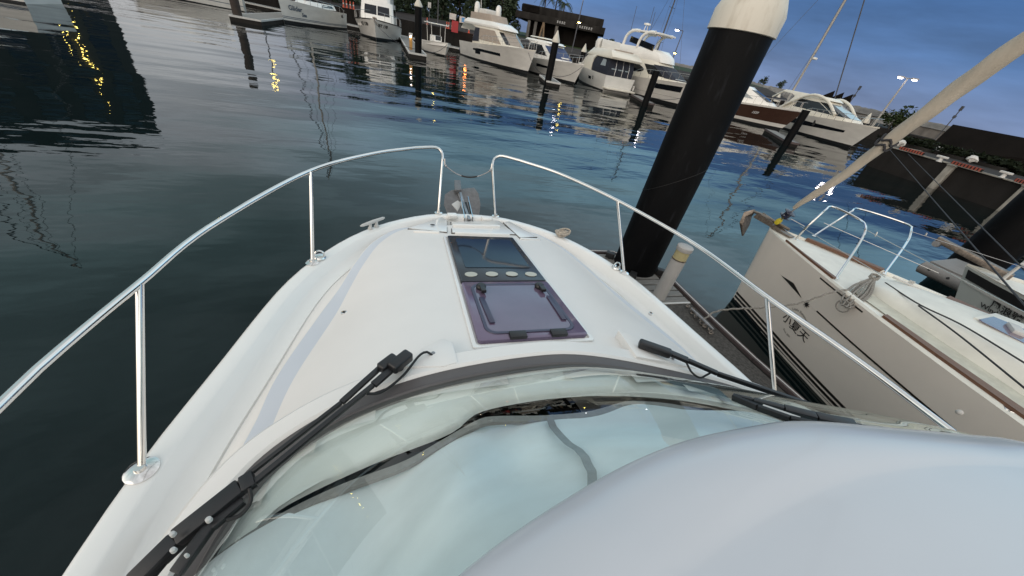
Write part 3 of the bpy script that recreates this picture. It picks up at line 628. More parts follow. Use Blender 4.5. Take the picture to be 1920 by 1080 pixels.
# ------------------------------------------------------------------ cream sailboat to starboard
SB0 = Vector((5.56, 3.70, 0)); SBR = R(8.5)
sb = thing('sailboat', 'cream sailboat with teak toe rails and black stripes moored right of the finger pontoon', 'sailboat', SB0, SBR)
def hcurve(d, tab):
    for (a, b_), (c, e_) in zip(tab, tab[1:]):
        if d <= c:
            f = (d-a)/(c-a); return b_+(e_-b_)*f
    return tab[-1][1]
HD = [(0, .03), (.06, .12), (.2, .20), (.5, .34), (.9, .53), (1.4, .75), (2, .98), (2.7, 1.18), (3.5, 1.37), (5, 1.62), (7, 1.72), (9, 1.66), (11, 1.45)]
HW = [(0, .0), (.05, .02), (.3, .09), (.8, .26), (1.4, .47), (2, .67), (2.7, .88), (3.5, 1.08), (5, 1.36), (7, 1.5), (9, 1.42), (11, 1.1)]
ZS = [(0, 1.36), (2, 1.32), (4, 1.27), (7, 1.22), (11, 1.2)]
def smooth3(d, tab): return (hcurve(max(d-.12, 0), tab)+2*hcurve(d, tab)+hcurve(d+.12, tab))/4
ds = [0, .03, .07, .13, .2, .3, .45, .6, .8, 1.0, 1.25, 1.5, 1.75, 2, 2.35, 2.7, 3.1, 3.5, 4.2, 5, 6, 7, 8, 9, 10, 11]
def sbp(d, t, side):            # t 0 waterline .. 1 sheer
    zs = hcurve(d, ZS); z = t*zs; hw, hd = smooth3(d, HW) if d > .1 else hcurve(d, HW), smooth3(d, HD) if d > .1 else hcurve(d, HD)
    h = hw+(hd-hw)*max(t, 0)**1.15 if t >= 0 else hw*(1+t*.8)
    return Vector((side*h, -d+(.0 if t < 0 else .0)-.16*(1-max(t, 0))*max(0, 1-d/1.5), z if t >= 0 else t))
ts = [-.5, -.1, 0, .06, .2, .4, .6, .8, .93, .975, 1.0]
sh = MB()
for s_ in (-1, 1): sh.grid([[sbp(d, t, s_) for t in ts] for d in ds])
sh.grid([[sbp(ds[-1], t, s_) for t in ts] for s_ in (-1, 1)])
sh.grid([[sbp(0, t, s_) for t in ts] for s_ in (-1, 1)])
sh.build('hull', 'sailhull', sb, ang=50)
def sbdeck(d, f, dz=0.):        # f -1..1 across the deck
    h = hcurve(d, HD) if d < .1 else smooth3(d, HD); return Vector((f*h, -d, hcurve(d, ZS)+dz))
MB().grid([[sbdeck(d, f, dz) for f, dz in ((-1, 0), (-.98, .025), (-.93, .025), (-.90, -.01), (-.5, .005), (0, .015), (.5, .005), (.90, -.01), (.93, .025), (.98, .025), (1, 0))] for d in ds]).build('deck', 'saildeck', sb, ang=40)
MB().grid([[sbdeck(d, f, .006+.012*(1-abs(f))) for f in (-.78, -.6, -.46)] for d in ds[11:23]]).build('nonskid_patch', 'nonskid', sb)
MB().grid([[sbdeck(d, f, .006+.012*(1-abs(f))) for f in (.46, .6, .78)] for d in ds[11:23]]).build('nonskid_patch', 'nonskid', sb)
rh = []
for d, w_, h in ((1.35, .10, .0), (1.5, .30, .07), (1.75, .42, .13), (2.4, .60, .20), (3.2, .78, .25), (4.2, .90, .31), (6, 1.0, .38), (8, 1.02, .42), (8.2, 1.0, .1)):
    z = hcurve(d, ZS); rh.append([Vector((x*w_, -d, z+zz*h)) for x, zz in ((-1, -.1), (-.97, .35), (-.9, .75), (-.78, .93), (-.4, 1.0), (0, 1.04), (.4, 1.0), (.78, .93), (.9, .75), (.97, .35), (1, -.1))])
MB().grid(rh).build('coachroof', 'saildeck', sb, ang=45)
def toe(d0, d1, s_):
    n = 16; rows = []
    for k in range(n+1):
        d = d0+(d1-d0)*k/n; rows.append([sbdeck(d, s_*f, dz) for f, dz in ((.85, .0), (.85, .045), (.965, .052), (.965, .024))])
    m_ = MB().loft(rows); return m_.build('toe_rail', 'teak', sb, ang=30)
for a, b_ in ((.42, 1.30), (1.95, 10.5)):
    for s_ in (-1, 1): toe(a, b_, s_)
def hullband(d0, d1, t0, t1, m, name, n=30, off=.006, s_=-1):
    rows = [[sbp(d0+(d1-d0)*k/n, t0(k/n) if callable(t0) else t0, s_)+Vector((s_*off, .0, 0)), sbp(d0+(d1-d0)*k/n, t1(k/n) if callable(t1) else t1, s_)+Vector((s_*off, 0, 0))] for k in range(n+1)]
    return MB().grid(rows).build(name, m, sb)
for a, b_ in ((.055, .085), (.105, .135)): hullband(.02, 10.9, a, b_, 'stripe', 'hull_stripe', 50)
hullband(0, 10.9, -.5, .035, 'bottom', 'boot_top', 50, .004)
hullband(1.40, 10.5, lambda u: .675-.06*u, lambda u: .692-.05*u, 'stripe', 'cove_line', 50)
hullband(.64, 1.12, lambda u: .705-.03*u, lambda u: .705-.03*u+.05*max(0, 1-abs(u-.55)/.5), 'stripe', 'cove_dart', 14)
hullband(1.18, 1.8, .957, .972, 'stripe', 'rail_slot', 8, .004)
def sbtext(body, size, d0, tz, m='ink', bold=0., tilt=0., arc=None):
    vs, fs = text_pts(body, size, bold); o = []
    for p in vs:
        x, y = p.x, p.y
        if arc:                 # bend the line round a circle
            r_, a0 = arc; a = a0 - x/r_ if r_ > 0 else a0 - x/r_
            rr2 = abs(r_)+(y if r_ > 0 else -y); x, y = rr2*cos(a), rr2*sin(a)
        d = d0+x; zs = hcurve(d, ZS); o.append(sbp(d, tz+y/zs, -1)+Vector((-.007, 0, 0)))
    return MB().add(o, fs).build('lettering', m, sb, smooth=False)
sbtext('\u5c0f\u590f\u5929', .165, 1.05, .335, bold=.0016)
sbtext('Little Summer', .05, 1.25, .39, 'ink', arc=(.20, 2.3))
sbtext('Since 2021', .040, 1.27, .39, 'ink', arc=(-.21, -2.1))
vs = []
for k in range(16):
    a = 2*pi*k/16; r_ = .055 if k % 2 == 0 else .022; d = 1.24+r_*cos(a); vs.append(sbp(d, .66+r_*sin(a)/1.3, -1)+Vector((-.008, 0, 0)))
MB().add(vs, [tuple(range(16))]).build('star_emblem', 'ink', sb, smooth=False)
# bow roller with anchor, pulpit, lifelines
def sbw(v): return ROOT[sb.name].inverted() @ Vector(v)
MB().slab([(-.06, -.35, 1.375), (.06, -.35, 1.375), (.055, .28, 1.40), (-.055, .28, 1.40)], .02).build('roller_plate', 'bronze', sb, bev=.004)
for s_ in (-1, 1): MB().slab([(s_*.055, -.3, 1.38), (s_*.055, .30, 1.40), (s_*.055, .26, 1.50), (s_*.055, .02, 1.47)], (s_*.012, 0, 0)).build('roller_cheek', 'bronze', sb)
MB().lathe([(.035, -.05), (.022, 0), (.035, .05)], (0, .25, 1.44), 14, Vector((1, 0, 0))).build('roller_wheel', 'rubber', sb)
sa = thing('anchor', 'tarnished steel anchor stowed on the bow roller of the cream sailboat', 'anchor', ROOT[sb.name] @ Vector((0, .3, 1.40)), SBR)
MB().tube([(0, -.55, .06), (0, -.1, .08), (0, .10, .06)], .022, 8).build('shank', 'bronze', sa, bev=.0)
MB().loft([[(-.02, .08, .10), (.02, .08, .10), (.02, .06, .04), (-.02, .06, .04)], [(-.11, .15, .02), (.11, .15, .02), (.09, .10, -.04), (-.09, .10, -.04)], [(-.12, .12, -.16), (.12, .12, -.16), (.10, .06, -.18), (-.10, .06, -.18)], [(-.015, .02, -.36), (.015, .02, -.36), (.012, .0, -.36), (-.012, .0, -.36)]]).build('fluke', 'bronze', sa, bev=.006)
for s_, pts in ((-1, [(1492, 449, 1.37), (1512, 427, 1.62), (1545, 396, 1.88), (1562, 388, 1.93), (1612, 412, 1.93), (1623, 428, 1.90), (1612, 455, 1.75), (1568, 521, 1.36)]), (1, [(1526, 442, 1.36), (1560, 420, 1.55), (1596, 397, 1.78), (1612, 392, 1.80), (1700, 420, 1.80), (1708, 433, 1.76), (1700, 455, 1.62), (1658, 513, 1.34)])):
    P = [at(x, y, z) for x, y, z in pts]
    P = spline(P, 40)
    pu = MB().tube(P, .0135, 8).build('pulpit', 'steel', sb, world=True)
    for e in (0, -1): MB().lathe([(.03, 0), (.03, .006), (.016, .014)], P[e]-Vector((0, 0, .005)), 12).build('pulpit_foot', 'steel', pu, world=True)
l0, l1_ = at(1640, 440, 1.84), at(1738, 440, 1.72)
for a, b_, m_, z in (((1624, 431, 1.88), (1920, 585, 1.9), 'chrome_far', 0), ((1708, 434, 1.76), (1920, 502, 1.75), 'chrome_far', 0), ((1545, 418, 1.70), (1760, 512, 1.62), 'chrome_far', 0), ((1500, 424, 1.5), (1660, 520, 1.45), 'chrome_far', 0)):
    MB().tube([at(*a), at(*b_)], .0045, 6).build('lifeline', m_, sb, world=True)
for p, z in (((1643, 439), 1.86), ((1736, 440), 1.745)):
    MB().lathe([(.004, -.006), (.028, -.006), (.032, 0), (.028, .006), (.004, .006)], at(*p, z), 16, Vector((.5, -.8, .2)).normalized()).build('lifeline_buckle', 'whitepaint', sb, world=True)
# furled headsail on its drum
fs_ = thing('furled_headsail', 'beige furled headsail wrapped round its stay above the bow of the cream sailboat', 'sail', at(1488, 392, 1.62))
f0, f1 = Vector((5.5, 3.62, 1.5)), Vector((6.25, -1.0, 13.5))
def fst(t): return f0+(f1-f0)*t
R_ = [(.022, .02), (.03, .035), (.045, .05), (.075, .055), (.105, .062), (.112, .068), (.16, .088), (.22, .092), (.30, .098), (.5, .095), (.8, .06), (.97, .02)]
rings = []; d_ = (f1-f0).normalized(); u_ = d_.cross(Vector((1, 0, 0))).normalized(); w_ = d_.cross(u_)
for k in range(160):
    t_ = .022+(.97-.022)*(k/159)**1.4; r_ = hcurve(t_, R_)
    rings.append([fst(t_)+(r_*(1+.16*cos(a2-t_*70)+.06*cos(3*a2+t_*190)))*(cos(a2)*u_+sin(a2)*w_)+u_*.018*sin(t_*55)+w_*.014*sin(t_*38+1) for a2 in [2*pi*j/22 for j in range(22)]])
MB().loft(rings).build('sail_roll', 'sailcloth', fs_, world=True, ang=60)
sp = []
for k in range(120):
    t_ = .12+.42*k/119; sp.append(fst(t_)+(hcurve(t_, R_)*1.07)*(cos(t_*26)*u_+sin(t_*26)*w_)+u_*.018*sin(t_*55)+w_*.014*sin(t_*38+1))
MB().tube(sp, .0045, 5).build('leech_edge', 'rope3', fs_, world=True)
for t_ in (.1085, .1135): MB().tube([fst(t_+.002*sin(j*1.3))+(.082)*(cos(2*pi*j/18)*u_+sin(2*pi*j/18)*w_) for j in range(18)], .014, 6, True).build('lashing', 'rope3', fs_, world=True)
MB().lathe([(.004, -.085), (.03, -.08), (.085, -.045), (.088, -.035), (.05, -.03), (.05, .03), (.088, .035), (.085, .045), (.03, .06), (.004, .06)], fst(.0135), 20, d_).build('furler_drum', 'drum', fs_, world=True)
MB().lathe([(.03, -.05), (.042, 0), (.03, .05)], fst(.0015), 12, d_).build('tape_wrap', 'yellow', fs_, world=True)
MB().tube([fst(-.006), fst(.03)], .012, 8).build('stay_end', 'steel2', fs_, world=True)
MB().tube([fst(.012)+Vector((-.06, 0, 0)), at(1508, 424, 1.5)], .006, 6).build('furling_line', 'pvc', fs_, world=True)
# rope hank on the pulpit foot
rk = MB()
for k in range(9):
    o_ = Vector((random.uniform(-.03, .03), random.uniform(-.03, .03), 0)); a, b_ = at(1640, 520, 1.48), at(1585+random.uniform(-6, 8), 572+random.uniform(-5, 8), 1.26)
    m_ = a.lerp(b_, .5)+o_+Vector((-.05, .05*sin(k), .0)); rk.tube(spline([a+o_*.4, m_, b_+o_*.6, a.lerp(b_, .55)-o_+Vector((.06, -.04, 0)), a-o_*.4], 22), .009, 6)
for k in range(3): rk.tube([at(1640, 519, 1.49)+Vector((.05*cos(a2), .04*sin(a2), .02*sin(a2+k))) for a2 in [2*pi*j/14 for j in range(14)]], .010, 6, True)
rk.tube([at(1583, 574, 1.24)+Vector((-.02, .07*cos(a2), .07*sin(a2))) for a2 in [2*pi*j/18 for j in range(18)]], .008, 6, True)
tag(rk.build('rope_hank', 'rope2'), 'grey rope hank hanging from the pulpit foot of the cream sailboat', 'rope')
ml = MB()
def twist(mb, P, r, n=60, m=9.):
    Q = spline(P, n); 
    for ph in (0, 2.1, 4.2): mb.tube([q+Vector((r*.7*cos(k*m/6+ph), r*.5*sin(k*m/6), r*.7*sin(k*m/6+ph))) for k, q in enumerate(Q)], r*.75, 6)
    return mb
twist(ml, [at(1318, 600, .50), at(1350, 582, .66), at(1440, 576, .92), at(1500, 568, 1.10), at(1560, 548, 1.34), at(1590, 543, 1.36)], .011)
tag(ml.build('mooring_line', 'rope2'), 'twisted grey mooring line from the pontoon cleat up to the cream sailboat', 'rope')
for P, lab in (([at(1660, 530, 1.42), at(1724, 571, 1.50), at(1805, 610, 1.52), at(1930, 686, 1.53)], 'dark furling rope running aft along the deck of the cream sailboat'), ([at(1722, 573, 1.50), at(1800, 630, 1.50), at(1930, 735, 1.52)], 'thin dark sheet crossing the coachroof of the cream sailboat')):
    tag(MB().tube(spline(P, 20), .008, 6).build('deck_rope', 'rope3'), lab, 'rope')
sbw_h = MB().slab([at(*p, 1.50) for p in ((1822, 598), (1862, 590), (1990, 640), (1990, 690))], .03)
hh = sbw_h.build('deck_hatch', 'saildeck', sb, world=True, bev=.008)
MB().slab([at(*p, 1.531) for p in ((1834, 600), (1862, 594), (1990, 646), (1990, 680))], .006).build('hatch_pane', 'purple', hh, world=True)
MB().box(at(1905, 618, 1.55), (.22, .10, .05), rz=.6).build('hatch_block', 'pvc', hh, world=True, bev=.02)
MB().lathe([(.004, 0), (.05, 0), (.046, .012), (.02, .014), (.004, .010)], at(1893, 768, 1.31), 20).build('deck_filler', 'steel', sb, world=True)
MB().sph(at(1799, 773, 1.12), .025, 10).build('hull_fitting', 'whitepaint', sb, world=True)
for f in (.35, .65): MB().box(at(1700, 530, 1.40)+Vector((.05*f, -.05*f, .02)), (.03, .03, .05)).build('cleat_leg', 'whitepaint', sb, world=True)
MB().bar(at(1674, 519, 1.45), at(1727, 544, 1.45), .03, .02).build('far_cleat', 'whitepaint', sb, world=True, bev=.006)

# ------------------------------------------------------------------ boat beyond it, its pontoon and pile
ww = thing('motor_sailer', 'pale hulled boat with black rub rail and dark lettering behind the cream sailboat', 'boat', Vector((at(1812, 497, 1.25).x, at(1812, 497, 1.25).y, 0)), R(14))
WH = [(0, .03), (.1, .12), (.4, .35), (.9, .66), (1.6, 1.0), (2.6, 1.3), (4, 1.5), (8, 1.5)]
def wwp(d, t, s_):
    h = hcurve(d, WH); hw = h*(.45+.4*min(1, d/4)); return Vector((s_*(hw+(h-hw)*max(t, 0)**1.2), -d-.55*(1-t)*max(0, 1-d/3), 1.25*t))
wt = [-.2, 0, .2, .4, .6, .8, 1.0]; wd = [0, .05, .1, .25, .4, .65, .9, 1.25, 1.6, 2.1, 2.6, 3.3, 4, 6, 8]
m_ = MB()
for s_ in (-1, 1): m_.grid([[wwp(d, t_, s_) for t_ in wt] for d in wd])
m_.grid([[wwp(8, t_, s_) for t_ in wt] for s_ in (-1, 1)]); m_.build('hull', 'wwhull', ww, ang=50)
def wband(t0, t1, off, m, nm):
    MB().grid([[wwp(d, t_, -1)+Vector((-o2, .0, 0)) for t_, o2 in ((t0, 0), (t0, off), (t1, off), (t1, 0))] for d in wd[1:]]).build(nm, m, ww, ang=30)
wband(.86, .97, .03, 'rubber', 'rub_rail'); wband(.80, .83, .02, 'pvc', 'rub_moulding'); wband(.42, .435, .004, 'stripe', 'spray_line'); wband(.50, .51, .004, 'stripe', 'spray_line')
MB().grid([[Vector((f*hcurve(d, WH), -d, 1.25+(.02 if abs(f) > .9 else -.02))) for f in (-1, -.92, -.88, 0, .88, .92, 1)] for d in wd]).build('deck', 'saildeck', ww)
for s_ in (-1, 1):
    MB().tube(spline([(s_*.2, -.45, 1.25), (s_*.2, -.45, 1.52), (s_*.28, -.55, 1.60), (s_*1.1, -2.3, 1.62), (s_*1.35, -4, 1.62)], 30), .022, 8).build('pulpit', 'whitepaint', ww)
    MB().tube(spline([(s_*.5, -1.1, 1.25), (s_*.52, -1.12, 1.52), (s_*.6, -1.3, 1.56), (s_*1.2, -3.5, 1.5)], 20), .018, 8).build('pulpit', 'whitepaint', ww)
MB().slab([(-.09, -.5, 1.28), (.09, -.5, 1.28), (.07, .55, 1.42), (-.07, .55, 1.42)], .10).build('bow_roller', 'bronze', ww, bev=.02)
MB().lathe([(.05, -.1), (.07, 0), (.05, .1)], (0, .5, 1.40), 12, Vector((1, 0, 0))).build('roller_wheel', 'steel2', ww)
MB().slab([(-.5, -1.5, 1.26), (.5, -1.5, 1.26), (.7, -3, 1.26), (-.7, -3, 1.26)], .16).build('foredeck_hatch', 'ygrey', ww, bev=.05)
def wwtext(body, size, d0, tz, bold=0.):
    vs, fs = text_pts(body, size, bold); o = []
    for p in vs: o.append(wwp(d0+p.x, tz+p.y/1.25, -1)+Vector((-.035, 0, 0)))
    MB().add(o, fs).build('lettering', 'ink', ww, smooth=False)
wwtext('\u98a8\u6d6a\u865f', .135, .47, .715, .003); wwtext('Wind Wave', .105, .36, .645, .002)
fl_ = thing('floating_step', 'grey float tube with dark fittings under a flat grey top beside the lettered boat', 'float', at(1770, 520, .6))
a, b_ = at(1724, 498, .62), at(1825, 545, .62)
MB().tube([a, a.lerp(b_, .04), b_], [.06, .13, .13], 14).build('tube', 'hypalon', fl_, world=True)
MB().slab([at(*p, .74) for p in ((1742, 492), (1790, 487), (1860, 515), (1828, 532))], .04).build('top_board', 'hypalon', fl_, world=True, bev=.01)
for f in (.15, .5, .85): MB().sph(a.lerp(b_, f)+Vector((-.09, -.07, .03)), .04, 8).build('fitting', 'rubber', fl_, world=True)

def far_pile(name_label, p, r, top, m='pile', cone=True, group='black mooring piles', conh=None):
    e = thing('mooring_pile', name_label, 'pile', (p.x, p.y, 0), group=group)
    MB().lathe([(r, -2), (r, top)], (0, 0, 0), 20).build('sleeve', m, e)
    if cone: MB().lathe([(r*1.12, top-.02), (r*1.12, top+.12), (.03, top+(conh or r*3.0))], (0, 0, 0), 20).build('cap', 'cone', e)
    return e
far_pile('black mooring pile at the right edge rising behind the lettered pale boat', pol(73.6, 14.2), .45, 3.4)
for k, (a, b_) in enumerate((((1655, 285, 1.6), (1980, 640, 1.75)), ((1700, 300, 1.6), (1990, 575, 1.75)))):
    tag(MB().tube([at(*a) if k == 9 else pol(61.5+1.6*k, 31, 1.55), at(*b_)], .010, 6).build('stern_line', 'rope3'), ('long dark line stretched from the stone quay across the water, the lower one', 'long dark line stretched from the stone quay across the water, the upper one')[k], 'rope')

# ------------------------------------------------------------------ far side of the basin
# a hull runs along local +x from stern (0) to bow (L)
class Hull:
    def __init__(s, L, B, fs, fb, Lw=.9, a=.4, p=2.4, fl=.86): s.L, s.B, s.fs, s.fb, s.Lw, s.a, s.p, s.fl = L, B, fs, fb, Lw*L, a, p, fl
    def zs(s, u): return s.fs+(s.fb-s.fs)*u**1.5
    def pt(s, u, t, sd, off=0.):
        z = -.4+(s.zs(u)+.4)*t; x = u*(s.Lw+(s.L-s.Lw)*t)
        hd = s.B/2*(1-max(0, (u-s.a)/(1-s.a))**s.p)*(.94+.06*min(1, u*4)); hw = s.B/2*s.fl*(1-max(0, (u-.22)/.78)**1.8)*(.92+.08*min(1, u*4))
        return Vector((x, sd*(hw+(hd-hw)*t**1.2+off), z))
    def us(s): return [i/26 for i in range(22)]+[.83, .86, .89, .92, .945, .965, .98, .99, 1]
    def build(s, root, m='ywhite', deck='ywhite', boot='bottom', bulwark=.10):
        T = [0, .2, .34, .5, .65, .8, .92, 1]; mb = MB()
        for sd in (-1, 1): mb.grid([[s.pt(u, t_, sd) for t_ in T] for u in s.us()])
        mb.grid([[s.pt(0, t_, sd) for t_ in T] for sd in (-1, 1)]); h = mb.build('hull', m, root, ang=45)
        MB().grid([[s.pt(u, 1, f)+Vector((0, 0, -bulwark if abs(f) < .95 else 0)) for f in (-1, -.96, -.93, 0, .93, .96, 1)] for u in s.us()]).build('deck', deck, root)
        s.band(root, 0, .265 if s.fb > 1.6 else .32, boot, 'boot_top', .012)
        return h
    def band(s, root, t0, t1, m, nm, off=.01, u0=0, u1=1, sides=(-1, 1)):
        q = [u for u in s.us() if u0 < u < u1]; q = [u0]+q+[u1]; f = lambda v, u: v((u-u0)/(u1-u0)) if callable(v) else v
        for sd in sides: MB().grid([[s.pt(u, f(t0, u)+(f(t1, u)-f(t0, u))*k/3, sd, off) for k in range(4)] for u in q]).build(nm, m, root)
    def text(s, root, body, size, u0, t0, sd, m='ink', bold=.0, rev=False):
        vs, fs_ = text_pts(body, size, bold); o = []
        for p in vs: o.append(s.pt(u0+(-1 if rev else 1)*p.x/s.L, t0+p.y/(s.zs(u0)+.4), sd, .03))
        MB().add(o, fs_).build('lettering', m, root, smooth=False)
    def rail(s, root, u0, u1, h=.65, n=7, inset=.06, r=.02, mid=False, m='chrome_far'):
        for sd in (-1, 1):
            P = [s.pt(u0+(u1-u0)*k/20, 1, sd, -inset)+Vector((0, 0, h*min(1, .35+k/4))) for k in range(21)]
            o = MB().tube(P, r, 6).build('guard_rail', m, root)
            if mid: MB().tube([p-Vector((0, 0, h*.45)) for p in P[2:]], r*.6, 5).build('mid_rail', m, o)
            for k in range(n):
                i = round((k+.5)*20/n); MB().tube([P[i]-Vector((0, 0, h)), P[i]], r, 5).build('stanchion', m, o)
def ring(z, xa, xf, wa, wf, k=.6, r=.55):
    return [Vector((xa, -wa, z)), Vector((xf-k, -wf, z)), Vector((xf-k*.25, -wf*.86, z)), Vector((xf, -wf*r, z)), Vector((xf, wf*r, z)), Vector((xf-k*.25, wf*.86, z)), Vector((xf-k, wf, z)), Vector((xa, wa, z))]
def cabin(root, rings, m, name, bev=.03): return MB().loft(rings).build(name, m, root, ang=35, bev=bev)
def patch(root, r0, r1, e0, e1, poly, m, name, off=.015, sides=(0, 1)):
    # polygon (u along e0->e1 of the rings, v up) laid just proud of the face between two rings; mirrored to the far side
    for sd in sides:
        mir = lambda v: Vector((v.x, -v.y, v.z)) if sd else v
        a, b_, c, d_ = (r0[e0], r0[e1], r1[e0], r1[e1])
        P = [a.lerp(b_, u).lerp(c.lerp(d_, u), v) for u, v in poly]; n_ = (b_-a).cross(c-a).normalized()
        cen = (a+b_+c+d_)/4
        if n_.y*cen.y < 0 and abs(n_.y) > .3 or (abs(n_.y) <= .3 and n_.x < 0): n_ = -n_
        MB().slab([mir(p+n_*off*.2) for p in P], mir(n_*off)).build(name, m, root, smooth=False)
def heading(stern, bow): d_ = Vector(bow)-Vector(stern); return math.atan2(d_.y, d_.x)
def fender(root, p, m='whitepaint', r=.12, h=.55):
    MB().lathe([(.03, 0), (r, .08), (r, h-.08), (.03, h)], p, 10).build('fender', m, root)

# C: the bluish white sailing yacht with lettered bow
bow, st = Vector((-13.3, 53.0, 0)), Vector((-9.6, 64.2, 0))
y = thing('sailing_yacht', 'white sailing yacht with grey blue stripes and slanted dark lettering on its bow', 'sailboat', st, heading(st, bow))
H_ = Hull((bow-st).length, 4.0, 1.75, 2.25, .96, .35, 2.2, .92); H_.build(y, 'ygrey', 'ywhite')
H_.band(y, .335, .36, 'inkgrey', 'hull_stripe'); H_.band(y, .385, .41, 'inkgrey', 'hull_stripe'); H_.band(y, .82, .835, 'ygrey', 'cove_line')
H_.text(y, 'Glider', .62, .93, .66, 1, 'inkgrey', .02, rev=True); H_.text(y, 'Sea', .46, .80, .50, 1, 'inkgrey', .02, rev=True); H_.text(y, 'SG', .36, .14, .78, 1, 'ink', .03, rev=True)
H_.rail(y, .02, .97, .62, 9)
c0, c1_ = ring(1.85, 1.6, 8.4, 1.3, .9), ring(2.35, 1.8, 7.2, 1.1, .7); cabin(y, [c0, c1_], 'ywhite', 'coachroof'); patch(y, c0, c1_, 0, 1, [(.1, .3), (.55, .3), (.5, .8), (.1, .8)], 'glassdark', 'window')
MB().tube([(6.6, 0, 1.8), (6.4, 0, 19.5)], [.13, .09], 8).build('mast', 'mastmat', y); MB().tube([(11.0, 0, 2.2), (6.5, 0, 18.8)], .07, 8).build('furled_jib', 'mastdark', y); MB().tube([(6.5, 0, 3.4), (1.6, 0, 3.3)], .16, 8).build('boom', 'navy', y)
for s_ in (-1, 1): MB().tube([(6.2, s_*1.9, 1.9), (6.4, s_*.8, 9), (6.4, 0, 18.8)], .02, 5).build('shroud', 'mastdark', y)
MB().tube([(.1, 0, 1.8), (6.4, 0, 19.3)], .02, 5).build('backstay', 'mastdark', y)

# D: white cabin cruiser, bow on
bow, st = Vector((-3.55, 52.6, 0)), Vector((-3.3, 64.0, 0))
y = thing('cabin_cruiser', 'white cabin cruiser facing the water with two big dark front windows', 'motor boat', st, heading(st, bow))
H_ = Hull(11.2, 5.6, 1.35, 2.05, .9, .45, 2.6, .9); H_.build(y, 'ygrey', 'ywhite'); H_.band(y, .955, 1.0, 'rubber', 'rub_rail', .02)
H_.text(y, 'GT 178', .42, .80, .70, -1, 'ink', .02); H_.text(y, 'BT 178', .42, .97, .72, 1, 'ink', .02, rev=True)
H_.rail(y, .35, .96, .75, 6)
c = [ring(1.5, 1.0, 7.4, 2.1, 1.95, .3, .8), ring(2.25, 1.0, 7.2, 2.1, 1.95, .3, .8), ring(3.45, 1.0, 6.4, 1.95, 1.85, .3, .8), ring(3.75, .6, 6.3, 1.95, 1.85, .3, .8)]
cabin(y, c, 'ywhite', 'cabin')
for a, b_ in ((.02, .48), (.52, .98)): patch(y, c[1], c[2], 3, 4, [(a, .12), (b_, .12), (b_, .88), (a, .88)], 'glassdark', 'front_window', sides=(0,))
patch(y, c[1], c[2], 0, 1, [(.1, .15), (.92, .15), (.9, .85), (.1, .85)], 'glassdark', 'side_window')
f_ = [ring(3.75, 1.4, 6.0, 1.75, 1.5, .3, .8), ring(4.75, 1.4, 5.5, 1.75, 1.6, .3, .8)]; cabin(y, f_, 'ywhite', 'flybridge')
MB().slab([(1.2, -1.7, 6.0), (4.4, -1.7, 6.0), (4.4, 1.7, 6.0), (1.2, 1.7, 6.0)], .1).build('bimini', 'ywhite', y)
for x in (1.5, 4.2):
    for s_ in (-1.5, 1.5): MB().tube([(x, s_, 4.7), (x, s_, 6.0)], .03, 6).build('bimini_post', 'chrome_far', y)
MB().bar((9.6, 0, 2.05), (11.3, 0, 2.15), .35, .12).build('bow_plank', 'bronze', y); MB().tube([(10.8, 0, 2.2), (11.3, 0, 1.9), (11.2, .35, 1.6)], .05, 6).build('stowed_anchor', 'bronze', y)
for x in (7.6, 8.3): fender(y, H_.pt(x/10.8, .62, -1, .14))

# E: small open boat with T-top
bow, st = Vector((4.35, 46.2, 0)), Vector((2.6, 53.2, 0))
y = thing('centre_console_boat', 'small white open boat with T top behind the capped pile', 'motor boat', st, heading(st, bow))
H_ = Hull(7.2, 2.6, .95, 1.35, .88, .45, 2.6, .85); H_.build(y, 'ygrey', 'ywhite', bulwark=.35); H_.band(y, .94, 1.0, 'ywhite', 'gunwale', .04)
c = [ring(.7, 2.4, 4.1, .55, .5, .2, .8), ring(1.7, 2.6, 3.9, .55, .5, .2, .8)]; cabin(y, c, 'ywhite', 'console')
MB().slab([(1.7, -1.05, 2.75), (4.4, -1.05, 2.75), (4.4, 1.05, 2.75), (1.7, 1.05, 2.75)], .09).build('t_top', 'ywhite', y, bev=.03)
for x in (2.2, 3.9):
    for s_ in (-.75, .75): MB().tube([(x+.2, s_, .7), (x, s_*1.1, 2.75)], .035, 6).build('top_post', 'whitepaint', y)
patch(y, c[0], c[1], 3, 4, [(.1, .6), (.9, .6), (.9, 1.0), (.1, 1.0)], 'glassdark', 'console_screen', sides=(0,))

# F: flybridge yacht with beige covers
bow, st = Vector((13.25, 42.2, 0)), Vector((8.9, 56.6, 0))
y = thing('flybridge_yacht', 'white flybridge yacht with beige window covers and long dark hull window', 'yacht', st, heading(st, bow)); L = (bow-st).length
H_ = Hull(L, 4.7, 1.55, 2.35, .93, .5, 2.8, .86); H_.build(y, 'ygrey', 'ycream')
H_.band(y, lambda v: .66-.06*v, lambda v: .74+.03*min(1, v*5)-.08*max(0, v-.3), 'glassdark', 'hull_window', .012, .30, .72); H_.band(y, .50, .66, 'glassdark', 'hull_window', .012, .34, .43)
H_.band(y, .40, .41, 'ygrey', 'chine_line', .03)
H_.rail(y, .38, .985, .8, 9, mid=True)
c = [ring(1.6, 3.2, 11.6, 1.85, 1.5, 1.2), ring(2.25, 3.2, 11.0, 1.8, 1.45, 1.2), ring(3.3, 3.4, 9.0, 1.65, 1.45, .9), ring(3.55, 2.2, 8.6, 1.75, 1.45, .9)]
cabin(y, c, 'ycream', 'saloon'); patch(y, c[1], c[2], 0, 1, [(.25, -.1), (1, -.1), (1, .98), (.25, .98)], 'beige', 'window_cover'); patch(y, c[1], c[2], 0, 1, [(.01, -.4), (.24, -.3), (.24, .98), (.01, .98)], 'navy', 'cockpit_curtain')
